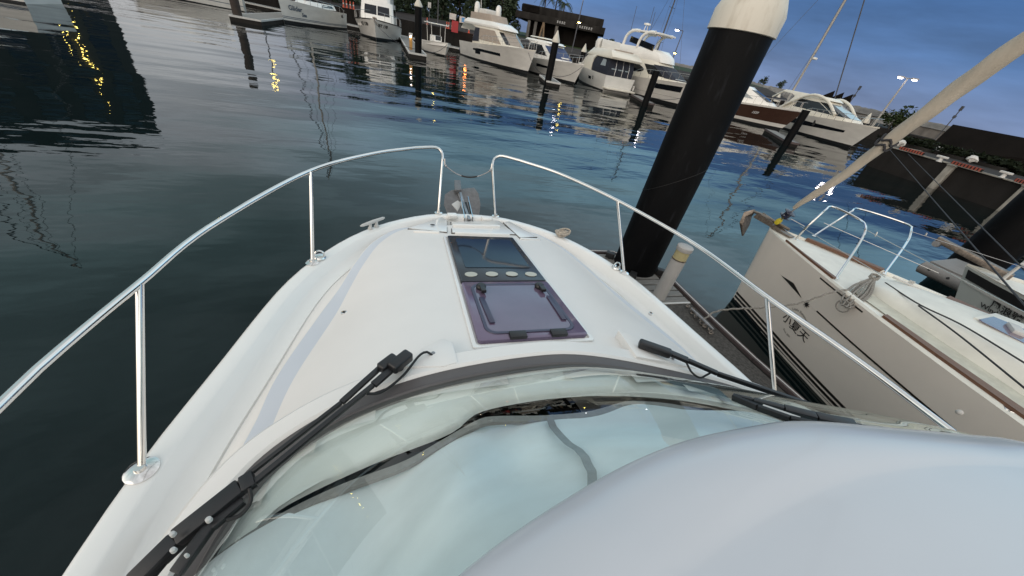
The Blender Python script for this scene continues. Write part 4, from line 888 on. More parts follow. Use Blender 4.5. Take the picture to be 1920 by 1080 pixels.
patch(y, c[1], c[2], 3, 4, [(.0, .0), (1, .0), (1, .95), (0, .95)], 'beige', 'windscreen_cover', sides=(0,)); patch(y, c[1], c[2], 2, 3, [(.0, .0), (1, .0), (1, .95), (0, .95)], 'glassdark', 'corner_window')
ro = [ring(3.5, .6, 9.3, 1.9, 1.5, 1.3), ring(3.72, .4, 9.0, 1.95, 1.55, 1.3), ring(4.1, 1.2, 7.6, 1.75, 1.4, 1.1)]; cabin(y, ro, 'ywhite', 'flybridge_deck')
f_ = [ring(4.05, 1.6, 7.0, 1.6, 1.3, 1), ring(4.75, 1.7, 6.3, 1.6, 1.3, 1)]; cabin(y, f_, 'beige', 'flybridge_cover')
MB().box((3.4, .2, 4.95), (1.8, 2.2, .55)).build('covered_seat', 'ygrey', y, bev=.1)
for s_ in (-.9, .9): MB().lathe([(.30, 4.7), (.34, 4.9), (.34, 5.5), (.22, 5.78), (.02, 5.86)], (1.9 if s_ < 0 else 4.2, s_, 0), 14).build('satellite_dome', 'ywhite', y)
MB().tube([(1.3, 0, 4.1), (1.0, 0, 6.4)], .05, 6).build('radar_mast', 'whitepaint', y); MB().lathe([(.02, 6.2), (.35, 6.25), (.35, 6.4), (.02, 6.46)], (1.05, 0, 0), 12).build('radar', 'ywhite', y); MB().tube([(1.0, 0, 6.4), (.95, 0, 7.4)], .02, 5).build('aerial', 'whitepaint', y)
MB().grid([[Vector((x, s_*w_, z)) for s_, w_ in ((-1, 1.95), (-.9, 2.1), (.9, 2.1), (1, 1.95))] for x, z in ((.5, 3.55), (-.2, 3.0), (-.1, 2.9))]).build('roof_overhang', 'ywhite', y)
MB().box((9.3, 0, 2.3), (2.0, 1.8, .2)).build('sunpad', 'ywhite', y, bev=.06)
far_navy = MB().box((-.3, 0, .55), (.9, 3.6, .3)).build('bathing_platform', 'bluecanvas', y, bev=.05)

# G: sport cruiser with blue windscreen cover
bow, st = Vector((17.9, 39.4, 0)), Vector((15.6, 52.0, 0))
y = thing('sport_cruiser', 'white sport cruiser with blue windscreen cover moored beside the capped pile', 'motor boat', st, heading(st, bow)); L = (bow-st).length
H_ = Hull(L, 4.0, 1.35, 2.05, .9, .45, 2.6, .84); H_.build(y, 'ygrey', 'ywhite')
H_.band(y, .60, lambda v: .76-.1*v, 'glassdark', 'hull_window', .012, .46, .74); H_.rail(y, .42, .98, .7, 8); H_.band(y, .55, .75, 'ink', 'porthole', .012, .24, .27)
c = [ring(1.4, 2.2, 9.6, 1.6, 1.2, 1.2), ring(1.95, 2.2, 9.1, 1.55, 1.2, 1.2), ring(2.95, 2.4, 6.7, 1.4, 1.25, .8), ring(3.2, 1.6, 6.4, 1.45, 1.25, .8)]
cabin(y, c, 'ywhite', 'cabin'); patch(y, c[1], c[2], 0, 1, [(.02, .0), (.82, .0), (.78, .95), (.06, .95)], 'glassdark', 'side_window')
for e_ in ((1, 2), (2, 3)): patch(y, c[1], c[2], *e_, [(0, 0), (1, 0), (1, .97), (0, .97)], 'bluecanvas', 'windscreen_cover', .03)
patch(y, c[1], c[2], 3, 4, [(0, 0), (1, 0), (1, .97), (0, .97)], 'bluecanvas', 'windscreen_cover', .03, (0,))
ro = [ring(3.15, 1.0, 7.0, 1.5, 1.2, .9), ring(3.35, 1.4, 6.4, 1.4, 1.1, .9)]; cabin(y, ro, 'ywhite', 'hardtop'); cabin(y, [ring(3.5, 1.6, 5.2, 1.2, 1.0, .6), ring(3.62, 1.8, 4.9, 1.1, .9, .6)], 'ycream', 'roof_rack')
MB().bar((8.2, -.5, 2.1), (8.2, .5, 2.1), 1.6, .12).build('sunpad', 'ywhite', y, bev=.04)

# H: cruiser showing its stern with a dark canvas enclosure
st, bow = Vector((22.55, 39.4, 0)), Vector((22.2, 50.4, 0))
y = thing('canvas_stern_cruiser', 'cream motor cruiser seen from its stern with dark navy canvas enclosure', 'motor boat', st, heading(st, bow))
H_ = Hull(11, 4.0, 1.5, 1.9, .9, .4, 2.5, .9); H_.build(y, 'ygrey', 'ycream', bulwark=.3)
MB().slab([(-.95, -1.8, .28), (.05, -1.95, .28), (.05, 1.95, .28), (-.95, 1.8, .28)], .16).build('swim_platform', 'ycream', y, bev=.04); H_.band(y, .56, .70, 'glassdark', 'porthole', .012, .30, .37); 
H_.text(y, 'S', .45, .26, .60, 1, 'ink', .02, rev=True)
c = [ring(1.2, .25, 4.2, 1.55, 1.7, .3, .9), ring(2.2, .35, 4.4, 1.6, 1.7, .3, .9), ring(3.0, .6, 4.4, 1.45, 1.5, .3, .9)]; cabin(y, c, 'navy', 'canvas_enclosure', 0)
for k, (a, b_) in enumerate(((.18, .34), (.4, .62), (.68, .88))): patch(y, c[1], c[2], 0, 7, [(a, -.15), (b_, -.15), (b_, .8), (a, .8)], 'glassgrey', 'clear_panel', .02, (0,))
patch(y, c[1], c[2], 0, 1, [(.2, .05), (.5, .05), (.45, .8), (.25, .8)], 'glassgrey', 'clear_panel', .02)
for s_ in (-1.0, -.2, .7): MB().tube([(.22, s_, .9), (.33, s_, 2.2), (.6, s_*.95, 3.0)], .025, 5).build('canvas_pole', 'chrome_far', y)
MB().box((.12, 0, .9), (.1, 3.2, .7)).build('transom_skirt', 'navy', y)
c = [ring(1.5, 4.0, 9.0, 1.85, 1.3, 1.2), ring(2.6, 4.2, 7.6, 1.7, 1.3, 1.0), ring(3.1, 3.6, 6.9, 1.65, 1.3, .9)]; cabin(y, c, 'ycream', 'saloon')
ro = [ring(3.0, -.2, 7.4, 1.85, 1.4, 1.0), ring(3.2, -.3, 7.0, 1.9, 1.4, 1.0), ring(3.75, .6, 6.0, 1.7, 1.3, .9)]; cabin(y, ro, 'ycream', 'flybridge_deck')
MB().box((.9, 0, 3.62), (.5, 2.2, .5)).build('flybridge_seat', 'beige', y, bev=.08); MB().grid([[Vector((4.2+.2*cos(a), w_, 3.7+.9*sin(a))) for w_ in (-1.2, -.6, .6, 1.2)] for a in [pi*k/8 for k in range(9)]]).build('windshield_hood', 'ygrey', y)
MB().lathe([(.5, 3.7), (.55, 4.3), (.4, 4.6), (.03, 4.7)], (5.0, .9, 0), 12).build('covered_helm', 'ygrey', y)
fender(y, (.2, -2.15, .4)); fender(y, (3, -2.2, .4))

# I: bigger flybridge yacht beside it
bow, st = Vector((29.6, 33.6, 0)), Vector((25.9, 48.0, 0))
y = thing('hardtop_flybridge_yacht', 'large white yacht with oval cabin window and arched hardtop right of the canvas stern cruiser', 'yacht', st, heading(st, bow)); L = (bow-st).length
H_ = Hull(L, 4.8, 1.6, 2.4, .92, .5, 2.7, .86); H_.build(y, 'ygrey', 'ycream'); H_.rail(y, .4, .98, .8, 9)
H_.band(y, .66, .86, 'glassdark', 'hull_window', .012, .62, .86); H_.band(y, .45, .456, 'ink', 'pin_stripe', .012, .05, .9); H_.band(y, .50, .506, 'ink', 'pin_stripe', .012, .05, .5)
c = [ring(1.6, 2.6, 12.2, 1.95, 1.5, 1.3), ring(2.2, 2.6, 11.4, 1.9, 1.5, 1.3), ring(3.3, 2.8, 8.8, 1.7, 1.45, 1.0), ring(3.6, 1.6, 8.4, 1.8, 1.45, 1.0)]; cabin(y, c, 'ycream', 'saloon')
ov = [(.34+.30*cos(a), .45+.40*sin(a)) for a in [2*pi*k/18 for k in range(18)]]; patch(y, c[1], c[2], 0, 1, ov, 'glassdark', 'oval_window'); patch(y, c[1], c[2], 0, 1, [(.7, .1), (1, .1), (1, .9), (.72, .9)], 'glassdark', 'side_window')
for e_ in ((1, 2), (2, 3)): patch(y, c[1], c[2], *e_, [(0, .05), (1, .05), (1, .97), (0, .97)], 'navy', 'windscreen_cover', .03)
patch(y, c[1], c[2], 3, 4, [(0, .05), (1, .05), (1, .97), (0, .97)], 'navy', 'windscreen_cover', .03, (0,))
f_ = [ring(3.55, .6, 8.8, 1.9, 1.4, 1.2), ring(4.1, .6, 8.4, 1.95, 1.5, 1.2), ring(4.6, 1.4, 7.4, 1.8, 1.4, 1.1)]; cabin(y, f_, 'ywhite', 'flybridge')
for x0, x1, n2 in ((2.2, 4.2, 0), (4.6, 6.6, 1)):
    for s_ in (-1.5, 1.5): MB().tube(spline([(x0, s_, 4.5), (x0+.25, s_, 5.5), (x0+1.0, s_*.95, 6.0), (x1, s_*.95, 6.05)], 14), .16, 8).build('hardtop_leg', 'ywhite', y)
MB().slab([(2.9, -1.5, 6.0), (7.2, -1.3, 5.95), (7.2, 1.3, 5.95), (2.9, 1.5, 6.0)], .16).build('hardtop', 'ywhite', y, bev=.05); MB().bar((3.2, -1.55, 5.2), (7.0, -1.4, 4.7), .04, .55).build('side_glass', 'glassdark', y)
MB().lathe([(.02, 6.7), (.4, 6.75), (.4, 6.9), (.02, 6.96)], (3.6, 0, 0), 12).build('radar', 'ywhite', y)
for s_ in (-.3, .3): MB().tube([(3.6, s_, 6.1), (3.6, s_*.5, 6.75)], .04, 5).build('radar_leg', 'ywhite', y)
for k, (x, s_, h) in enumerate(((2.6, -1.3, 8.2), (2.8, 1.2, 8.6), (4.0, .4, 8.0))): MB().tube([(x, s_, 6.0), (x-.2, s_, h)], .025, 5).build('aerial', 'mastdark', y)
MB().box((10.2, 0, 2.3), (1.8, 1.8, .2)).build('sunpad', 'ywhite', y, bev=.06); fender(y, H_.pt(.42, .35, -1, .12), 'rubber', .14, .8)

# J: chocolate hulled cruiser
bow, st = Vector((37.2, 28.6, 0)), Vector((31.5, 38.8, 0))
y = thing('brown_hull_cruiser', 'white decked cruiser with chocolate brown hull left of the capped pile', 'motor boat', st, heading(st, bow)); L = (bow-st).length
H_ = Hull(L, 4.0, 1.4, 2.15, .88, .4, 2.4, .82); H_.build(y, 'brownhull', 'ywhite'); H_.band(y, .27, .40, 'ygrey', 'chine_band', .012); H_.band(y, .93, 1.0, 'ywhite', 'sheer_band', .015); H_.rail(y, .4, .98, .65, 9)
H_.text(y, '1559', .30, .68, .62, -1, 'inkwhite', .01)
c = [ring(1.5, 2.0, 9.8, 1.7, 1.1, 1.6), ring(2.1, 2.0, 8.8, 1.6, 1.1, 1.4), ring(2.9, 2.2, 6.6, 1.4, 1.1, .9), ring(3.1, 1.6, 6.2, 1.4, 1.1, .8)]; cabin(y, c, 'ywhite', 'cabin')
patch(y, c[1], c[2], 0, 1, [(.1, .05), (.95, .05), (.9, .9), (.15, .9)], 'glassgrey', 'side_window'); patch(y, c[1], c[2], 3, 4, [(0, .05), (1, .05), (1, .95), (0, .95)], 'glassdark', 'windscreen', .02, (0,)); patch(y, c[1], c[2], 2, 3, [(0, .05), (1, .05), (1, .95), (0, .95)], 'glassdark', 'corner_window')
MB().slab([(0.2, -1.5, 3.05), (4.6, -1.4, 3.2), (4.6, 1.4, 3.2), (.2, 1.5, 3.05)], .18).build('hardtop', 'ywhite', y, bev=.06)

# K: long low sport yacht near the quay
bow, st = Vector((40.2, 23.6, 0)), Vector((42.6, 35.4, 0))
y = thing('sport_yacht', 'long white sport yacht with dark side windows and bow pointing at the stone quay', 'yacht', st, heading(st, bow)); L = (bow-st).length
H_ = Hull(L, 4.2, 1.55, 2.15, .86, .42, 2.2, .82); H_.build(y, 'ygrey', 'ycream'); H_.band(y, lambda v: .52+.10*v, lambda v: .84-.14*v, 'glassdark', 'hull_window', .012, .12, .86); H_.rail(y, .42, .98, .65, 10)
c = [ring(1.6, 1.8, 10.4, 1.75, 1.1, 1.8), ring(2.2, 1.8, 9.6, 1.65, 1.1, 1.6), ring(3.1, 2.2, 6.4, 1.4, 1.1, 1.0), ring(3.35, 1.4, 6.0, 1.4, 1.1, .9)]; cabin(y, c, 'ycream', 'cabin')
patch(y, c[1], c[2], 0, 1, [(.18, .02), (.98, .02), (.95, .9), (.25, .9)], 'glassdark', 'side_window'); patch(y, c[1], c[2], 3, 4, [(0, .05), (1, .05), (1, .95), (0, .95)], 'glassgrey', 'windscreen', .02, (0,)); patch(y, c[1], c[2], 1, 2, [(0, .05), (1, .05), (1, .95), (0, .95)], 'glassdark', 'corner_window'); patch(y, c[1], c[2], 2, 3, [(0, .05), (1, .05), (1, .95), (0, .95)], 'glassdark', 'corner_window')
for s_ in (-1, 1):
    MB().tube(spline([(1.2, s_*1.8, 1.6), (2.6, s_*1.7, 2.6), (4.5, s_*1.5, 3.5), (6.4, s_*1.3, 3.3), (8.2, s_*1.2, 2.3)], 20), .13, 8).build('roof_arch', 'ycream', y)
ro = [ring(3.3, .2, 6.4, 1.5, 1.1, 1), ring(3.55, .4, 5.8, 1.4, 1.0, 1)]; cabin(y, ro, 'ycream', 'hardtop')
MB().tube([(.6, -1.6, 3.4), (-.8, -1.6, 2.6)], .09, 6).build('wing', 'ycream', y); MB().tube([(.6, 1.6, 3.4), (-.8, 1.6, 2.6)], .09, 6).build('wing', 'ycream', y)
for u in (.45, .62): fender(y, H_.pt(u, .62, -1, .12), 'rubber', .12, .7)

# A: hull just cut by the top edge of the view
st, bow = Vector((-19.5, 62.0, 0)), Vector((-30, 59.5, 0))
y = thing('moored_yacht', 'white hulled yacht half hidden at the top left beyond the brown pontoon pile', 'yacht', st, heading(st, bow)); H_ = Hull(10.8, 3.6, 1.3, 1.9, .9); H_.build(y, 'ygrey', 'ywhite'); H_.band(y, .5, .54, 'inkgrey', 'hull_stripe')
c = [ring(1.5, 1.5, 8, 1.4, 1.0, 1), ring(2.6, 1.8, 6.2, 1.2, 1.0, .8)]; cabin(y, c, 'ywhite', 'cabin'); patch(y, c[0], c[1], 0, 1, [(.1, .4), (.9, .4), (.85, .85), (.12, .85)], 'glassdark', 'side_window')

for a, b_, lab in (((17.8, 39.6, 1.8), (12.9, 35.3, .9), 'dark mooring line from the sport cruiser bow to the capped pile'), ((12.6, 42.6, 2.0), (12.7, 35.4, .8), 'dark mooring line from the beige covered yacht bow to the capped pile'), ((29.4, 33.8, 2.1), (21.4, 31.3, .8), 'dark mooring line from the hardtop flybridge yacht bow to its black pile'), ((4.3, 46.3, 1.2), (1.3, 39.1, .8), 'dark mooring line from the small open boat to the tall capped pile'), ((-3.6, 52.7, 1.8), (.9, 39.1, .7), 'dark mooring line from the cabin cruiser bow to the tall capped pile')):
    a, b_ = Vector(a), Vector(b_); tag(MB().tube([a.lerp(b_, k/12)+Vector((0, 0, -.5*(1-(k/6-1)**2))) for k in range(13)], .022, 5).build('mooring_line', 'rope3'), lab, 'rope')

# ------------------------------------------------------------------ walkway, fingers, piles
def zr_(px, py, r):                 # height above the water of a sight line at horizontal distance r, and its bearing
    d = (px-960)*CR - (py-540)*CU + FPX*fw; h = math.hypot(d.x, d.y); return CAMH+d.z/h*r, math.degrees(math.atan2(d.x, d.y))
def spot(px, py, r):
    z, a = zr_(px, py, r); return pol(a, r, z)
def pontoon(label, a, b_, w, z=.45, wall='darkconc', edge='pvc'):
    a, b_ = Vector(a), Vector(b_); e = thing('pontoon', label, 'pontoon', a)
    d_ = (b_-a).normalized(); n_ = Vector((-d_.y, d_.x, 0))*w/2
    P = [a-n_, b_-n_, b_+n_, a+n_]
    MB().slab([p+Vector((0, 0, -.1)) for p in P], .1+z-.03).build('float_body', wall, e, world=True)
    MB().slab([p+Vector((0, 0, z-.028)) for p in P], .03).build('deck', 'plank', e, world=True)
    for i in range(4):
        p, q = P[i], P[(i+1) % 4]; MB().bar(p+Vector((0, 0, z-.06)), q+Vector((0, 0, z-.06)), .10, .14).build('edge_beam', edge, e, world=True)
    return e
pontoon('long main walkway pontoon behind the moored yachts along the dark quay', (-45, 87, 0), (54, 39, 0), 2.4)
pontoon('grey finger pontoon beside the brown timber pile at the top left', (-13.9, 43.6, 0), (-15.4, 71.3, 0), 2.4)
pontoon('grey finger pontoon between the cabin cruiser and the small open boat', (1.0, 38.2, 0), (-.2, 63.8, 0), 1.5)
pontoon('short finger pontoon at the bow of the beige covered yacht', (13.2, 34.8, 0), (14.2, 40.2, 0), 1.3, .38)
pontoon('short finger pontoon at the canvas stern cruiser and its pile', (21.5, 31.0, 0), (23.3, 36.6, 0), .9, .36, edge='fenderstrip')
pontoon('short finger pontoon below the bow of the brown cruiser', (27.9, 21.0, 0), (31.4, 26.2, 0), .9, .32, edge='fenderstrip')
far_pile('brown timber mooring pile at the top left end of its finger pontoon', Vector((-14.75, 44.6, 0)), .36, 4.2, 'wood_brown', False, group='mooring piles of the far pontoons')
far_pile('tall black capped pile in front of the small open boat', Vector((1.05, 38.9, 0)), .30, zr_(784, 12, 38.9)[0], conh=.62, group='mooring piles of the far pontoons')
far_pile('black capped pile between the beige covered yacht and the sport cruiser', Vector((12.75, 35.2, 0)), .31, zr_(1042, 79, 37.4)[0], conh=.85, group='mooring piles of the far pontoons')
p = pol(zr_(1094, 100, 56)[1], 56); far_pile('black capped pile far behind the blue covered sport cruiser', p, .32, zr_(1094, 97, 56)[0], conh=.9, group='mooring piles of the far pontoons')
far_pile('black pile in front of the hardtop flybridge yacht', Vector((21.15, 31.2, 0)), .30, zr_(1233, 133, 37.7)[0], cone=False, group='mooring piles of the far pontoons')
far_pile('black pile between the brown cruiser and the long white sport yacht', Vector((27.6, 21.2, 0)), .26, zr_(1505, 205, 34.8)[0], cone=False, group='mooring piles of the far pontoons')
for (px, py, r, lab) in ((1455, 190, 62, 'cream capped pile behind the brown cruiser'), (1621, 230, 56, 'cream capped pile behind the bow of the long white sport yacht')):
    z, a = zr_(px, py, r); far_pile(lab, pol(a, r), .34, z, conh=.95, group='mooring piles of the far pontoons')
hb_ = thing('hydrant_box', 'narrow ochre cabinet with white top on the finger pontoon left of the tall capped pile', 'cabinet', (.42, 41.2, .45))
MB().box((0, 0, .55), (.28, .28, 1.1)).build('body', 'ochre', hb_, bev=.02); MB().box((0, 0, 1.2), (.34, .34, .2)).build('top', 'whitepaint', hb_, bev=.03); MB().sph((-.02, -.18, 1.02), .05, 8).build('lamp', 'ledwhite', hb_)

# ------------------------------------------------------------------ quays and land
def ground(name, poly, z0, z1, m): return struct(name, MB().slab([(x, y, z0) for x, y in poly], z1-z0), m)
qd = Vector((.9, -.436, 0)); qn = Vector((.436, .9, 0))
q0, q1 = Vector((-120, 133.3, 0)), Vector((58, 47.1, 0))
struct('far_quay', MB().slab([q0+Vector((0, 0, -2)), q1+Vector((0, 0, -2)), q1+qn*120+Vector((0, 0, -2)), q0+qn*120+Vector((0, 0, -2))], 4.3), 'quayface', smooth=False)
struct('quay_road', MB().slab([q0+qn*.4+Vector((0, 0, 2.304)), q1+qn*.4+Vector((0, 0, 2.304)), q1+qn*12+Vector((0, 0, 3.3)), q0+qn*12+Vector((0, 0, 3.3))], .02), 'quaytop')
struct('lawn', MB().slab([q0+qn*12+Vector((0, 0, 3.3)), q1+qn*12+Vector((0, 0, 3.3)), q1+qn*60+Vector((0, 0, 4.7)), q0+qn*60+Vector((0, 0, 4.7))], .03), 'leaf2')
ground('stone_quay', [(31.6, 17.7), (30.6, 9), (29.6, 0), (28, -40), (140, -40), (140, 14)], -2, 1.45, 'quayface')
ground('quay_paving', [(31.75, 17.5), (30.75, 9), (29.75, 0), (28.2, -40), (140, -40), (140, 13.8)], 1.454, 1.475, 'quaytop')
ge = thing('quay_edge', 'pale stained coping along the edge of the stone quay at the right', 'kerb', (31, 12, 1.45))
for a, b_ in (((31.6, 17.75), (30.6, 9)), ((30.6, 9), (29.6, 0)), ((31.6, 17.75), (60, 16.8))): MB().bar((*a, 1.455), (*b_, 1.455), .16, .07).build('coping', 'fpost', ge, world=True)
for i, (p, q, lab) in enumerate((((1788, 312), (1753, 352), 'first pale fender column on the stone quay, nearest its corner'), ((1871, 333), (1818, 383), 'middle pale fender column on the stone quay'), ((1930, 352), (1880, 410), 'pale fender column on the stone quay at the right edge of the view'))):
    a = at(*p, 1.36); e = thing('fender_column', lab, 'column', (a.x-.14, a.y, 0), group='pale fender columns on the quay face')
    MB().box((0, 0, .5), (.28, .34, 1.72)).build('post', 'fpost', e, bev=.02); MB().box((-.02, 0, 1.38), (.30, .40, .08)).build('head', 'fpost', e, bev=.02)
for p, lab in (((1760, 303), 'white mooring bollard on the stone quay between the red striped kerbs'), ((1878, 333), 'white mooring bollard on the stone quay near the right edge of the view')):
    a = at(*p, 1.475); e = thing('quay_bollard', lab, 'bollard', a, group='white bollards on the stone quay')
    MB().lathe([(.14, 0), (.09, .06), (.085, .22)], (0, 0, 0), 14).build('stem', 'whitepaint', e); MB().box((0, 0, .26), (.22, .50, .11)).build('head', 'whitepaint', e, bev=.04)
for (p, q, n, lab) in (((1688, 276), (1733, 288), 9, 'red striped wheel stop on the stone quay nearest the corner'), ((1787, 303), (1843, 319), 9, 'red striped wheel stop on the stone quay between the two white bollards'), ((1906, 336), (1960, 352), 9, 'red striped wheel stop on the stone quay cut by the right edge')):
    a, b_ = at(*p, 1.6), at(*q, 1.6); e = thing('wheel_stop', lab, 'kerb', a.lerp(b_, .5)-Vector((0, 0, .12)), group='red striped wheel stops')
    MB().bar(a-Vector((0, 0, .03)), b_-Vector((0, 0, .03)), .12, .14).build('kerb_block', 'darkconc', e, world=True)
    for k in range(n): c = a.lerp(b_, (k+.5)/n); MB().bar(a.lerp(b_, (k+.22)/n)-Vector((0, 0, .03)), a.lerp(b_, (k+.78)/n)-Vector((0, 0, .03)), .14, .16).build('red_stripe', 'redstripe', e, world=True)
# dark wall, planters with pale blocks
w0, w1 = pol(64.4, 47, 1.47), pol(80, 41, 1.47); wn = Vector((.95, .3, 0))
dw = thing('harbour_wall', 'long dark brown wall with sloping end at the back of the stone quay', 'wall', w0)
P = [w0+Vector((-.9, -.2, 0))*1.2, w1, w1+Vector((0, 0, 2.1)), w0+Vector((0, 0, 1.95))]
MB().slab(P, wn*1.2).build('wall', 'wall', dw, world=True, smooth=False)
for f in (.2, .42, .62): c = w0.lerp(w1, f)+Vector((-.35, -.1, .55)); MB().box(c, (.3, .7, .5), rz=.3, ry=.5).build('pale_plate', 'conc', dw, world=True)
def leafcrown(mb, c, R3, n, size, lumps=9, hollow=.35):
    c = Vector(c); cs = []
    for k in range(lumps):
        v = Vector((random.gauss(0, 1), random.gauss(0, 1), random.gauss(0, 1))).normalized()*random.uniform(.35, .8); cs.append((Vector((v.x*R3[0], v.y*R3[1], v.z*R3[2])), random.uniform(.3, .55)))
    for k in range(n):
        o_, r_ = random.choice(cs); v = Vector((random.gauss(0, 1), random.gauss(0, 1), random.gauss(0, 1))).normalized()*random.uniform(hollow, 1)**.5*r_
        p = c+o_+Vector((v.x*R3[0], v.y*R3[1], v.z*R3[2])); a = Vector((random.gauss(0, 1), random.gauss(0, 1), random.gauss(0, .6))).normalized(); b_ = a.cross(Vector((random.gauss(0, 1), random.gauss(0, 1), random.gauss(0, 1)))).normalized(); s_ = size*random.uniform(.5, 1.3)
        mb.add([p-a*s_, p+b_*s_*.45, p+a*s_, p-b_*s_*.45], [(0, 1, 2, 3)])
    return mb
for p, lab in (((1700, 268), 'low dark hedge on the stone quay behind the first wheel stop'), ((1762, 283), 'low dark hedge on the stone quay behind the second wheel stop'), ((1830, 300), 'low dark hedge in front of the dark brown wall'), ((1905, 318), 'low dark hedge at the right edge in front of the wall')):
    a = at(*p, 1.7); a.z = 1.47; e = thing('hedge', lab, 'hedge', a, group='hedges on the stone quay')
    leafcrown(MB(), (0, 0, .35), (1.0, 2.0, .45), 500, .16).build('foliage', 'hedge', e, weld=False); MB().box((0, 0, .1), (.7, 3.2, .2)).build('planter', 'darkconc', e)
for p, lab in (((1691, 265), 'pale boulder in the hedge nearest the quay corner'), ((1766, 278), 'pale boulder in the middle hedge of the stone quay'), ((1826, 295), 'pale boulder in front of the dark brown wall')):
    a = at(*p, 1.85); v = MB(); v.sph(a-Vector((0, 0, .12)), .24, 10, (1, 1.3, .8))
    for q in v.v: q += Vector((random.uniform(-.06, .06),)*3)
    tag(v.build('boulder', 'whitepaint', smooth=False), lab, 'rock', 'pale boulders on the stone quay')
# outer mole, breakwater, sheds
def band_poly(a0, a1, r0_, r1_, n=14): return [pol(a0+(a1-a0)*k/n, r0_).to_2d() for k in range(n+1)]+[pol(a1-(a1-a0)*k/n, r1_).to_2d() for k in range(n+1)]
ground('outer_mole', band_poly(38, 64, 74, 110), -2, 1.6, 'quayface')
bw = MB(); rows = []
crest = [(zr_(px, py, 112)[1], zr_(px, py, 112)[0]) for px, py in ((1330, 130), (1410, 153), (1450, 163), (1500, 174), (1560, 189), (1620, 201), (1660, 210), (1723, 225), (1787, 236), (1920, 262))]
for k in range(140):
    az = 36+38*k/139; h = hcurve(az, crest) if az > crest[0][0] else crest[0][1]; jj = lambda a: random.uniform(-a, a)
    rows.append([pol(az+jj(.1), 104, .5), pol(az+jj(.1), 105, 1.2+jj(.3)), pol(az+jj(.1), 107.5, 1.6+(h-1.6)*.35+jj(.45)), pol(az+jj(.1), 110, 1.6+(h-1.6)*.75+jj(.35)), pol(az, 112, h+jj(.10)), pol(az, 118, h-.1), pol(az, 119, -2)])
tag(bw.grid(rows).build('breakwater', 'rock', smooth=False), 'long rough grey breakwater of stone along the horizon at the right', 'breakwater')
for px, py, lab in ((1540, 195, 'dark sawtooth roofed shed, leftmost of the three by the breakwater'), (1556, 199, 'dark sawtooth roofed shed, middle of the three by the breakwater'), (1572, 203, 'dark sawtooth roofed shed, rightmost of the three by the breakwater')):
    z, a = zr_(px, py, 88); c = pol(a, 88, 0); e = thing('shed', lab, 'shed', (c.x, c.y, 1.6), -R(a), group='dark sheds by the breakwater')
    MB().box((0, 0, 1.0), (1.9, 3, 2.0)).build('walls', 'darkconc', e); MB().loft([[Vector((-1.0, y_, 2.0)), Vector((1.0, y_, 2.0)), Vector((.7, y_, 3.4))] for y_ in (-1.7, 1.7)]).build('roof', 'wall', e, smooth=False)
for px, py, w_, lab in ((1600, 217, 6, 'low grey shed before the breakwater behind the sport yacht'), (1730, 243, 6, 'low pale roofed shed left of the dark brown wall')):
    z, a = zr_(px, py, 80); e = thing('long_shed', lab, 'shed', pol(a, 80, 1.6), -R(a))
    MB().box((0, 0, .55), (w_, 3, 1.1)).build('walls', 'conc', e); MB().loft([[Vector((x, -1.7, 1.1)), Vector((x, 1.7, 1.1)), Vector((x, 0, 1.8))] for x in (-w_/2-.2, w_/2+.2)]).build('roof', 'conc', e, smooth=False)
def tree(label, p, h, rad, m='leaf', n=900, leaf=.32, kind='tree', group='trees on the far shore', trunkf=.45):
    e = thing(kind, label, 'tree', p, random.uniform(0, 6), group); t_ = MB()
    t_.tube(spline([(0, 0, -.3), (.08*h*.2, 0, h*.2), (-.03*h, .02*h, h*.45), (0, 0, h*.75)], 10), [h*.03*(1-.07*k) for k in range(10)], 7)
    for k in range(5):
        a = k*1.3+random.random(); t_.tube([(0, 0, h*(.35+.06*k)), (cos(a)*rad*.4, sin(a)*rad*.4, h*(.5+.06*k)), (cos(a)*rad*.75, sin(a)*rad*.75, h*(.62+.05*k))], [h*.014, h*.01, h*.004], 5)
    t_.build('trunk', 'bark', e); leafcrown(MB(), (0, 0, h*(1-(1-trunkf)*.5)), (rad, rad, h*(1-trunkf)*.62), n, leaf, 13).build('crown', m, e, weld=False); return e
def palm(label, p, h, n=16, L=2.6, group='palms on the far shore'):
    e = thing('palm_tree', label, 'palm', p, random.uniform(0, 6), group)
    MB().tube(spline([(0, 0, -.3), (.15, 0, h*.4), (.05, .1, h)], 10), [.22-.01*k for k in range(10)], 8).build('trunk', 'bark', e)
    f_ = MB()
    for k in range(n):
        a = 2*pi*k/n*1.618*2; up = random.uniform(.1, 1.0); P = [Vector((.05, .1, h))+Vector((cos(a), sin(a), 0))*L*s_+Vector((0, 0, up*L*.9*s_-1.25*L*s_*s_*.8)) for s_ in (0, .2, .4, .6, .8, 1)]
        for i in range(5):
            for q in range(3):
                c = P[i].lerp(P[i+1], q/3); d_ = (P[i+1]-P[i]).normalized(); s_ = d_.cross(Vector((0, 0, 1))).normalized(); l_ = L*.26*(1-.12*i)
                for sg in (-1, 1): f_.add([c, c+d_*l_*.5+s_*sg*l_*.8-Vector((0, 0, l_*.35)), c+d_*l_*.32], [(0, 1, 2)])
        f_.tube(P, .02, 4)
    f_.build('fronds', 'leaf', e, weld=False); return e
k = 0
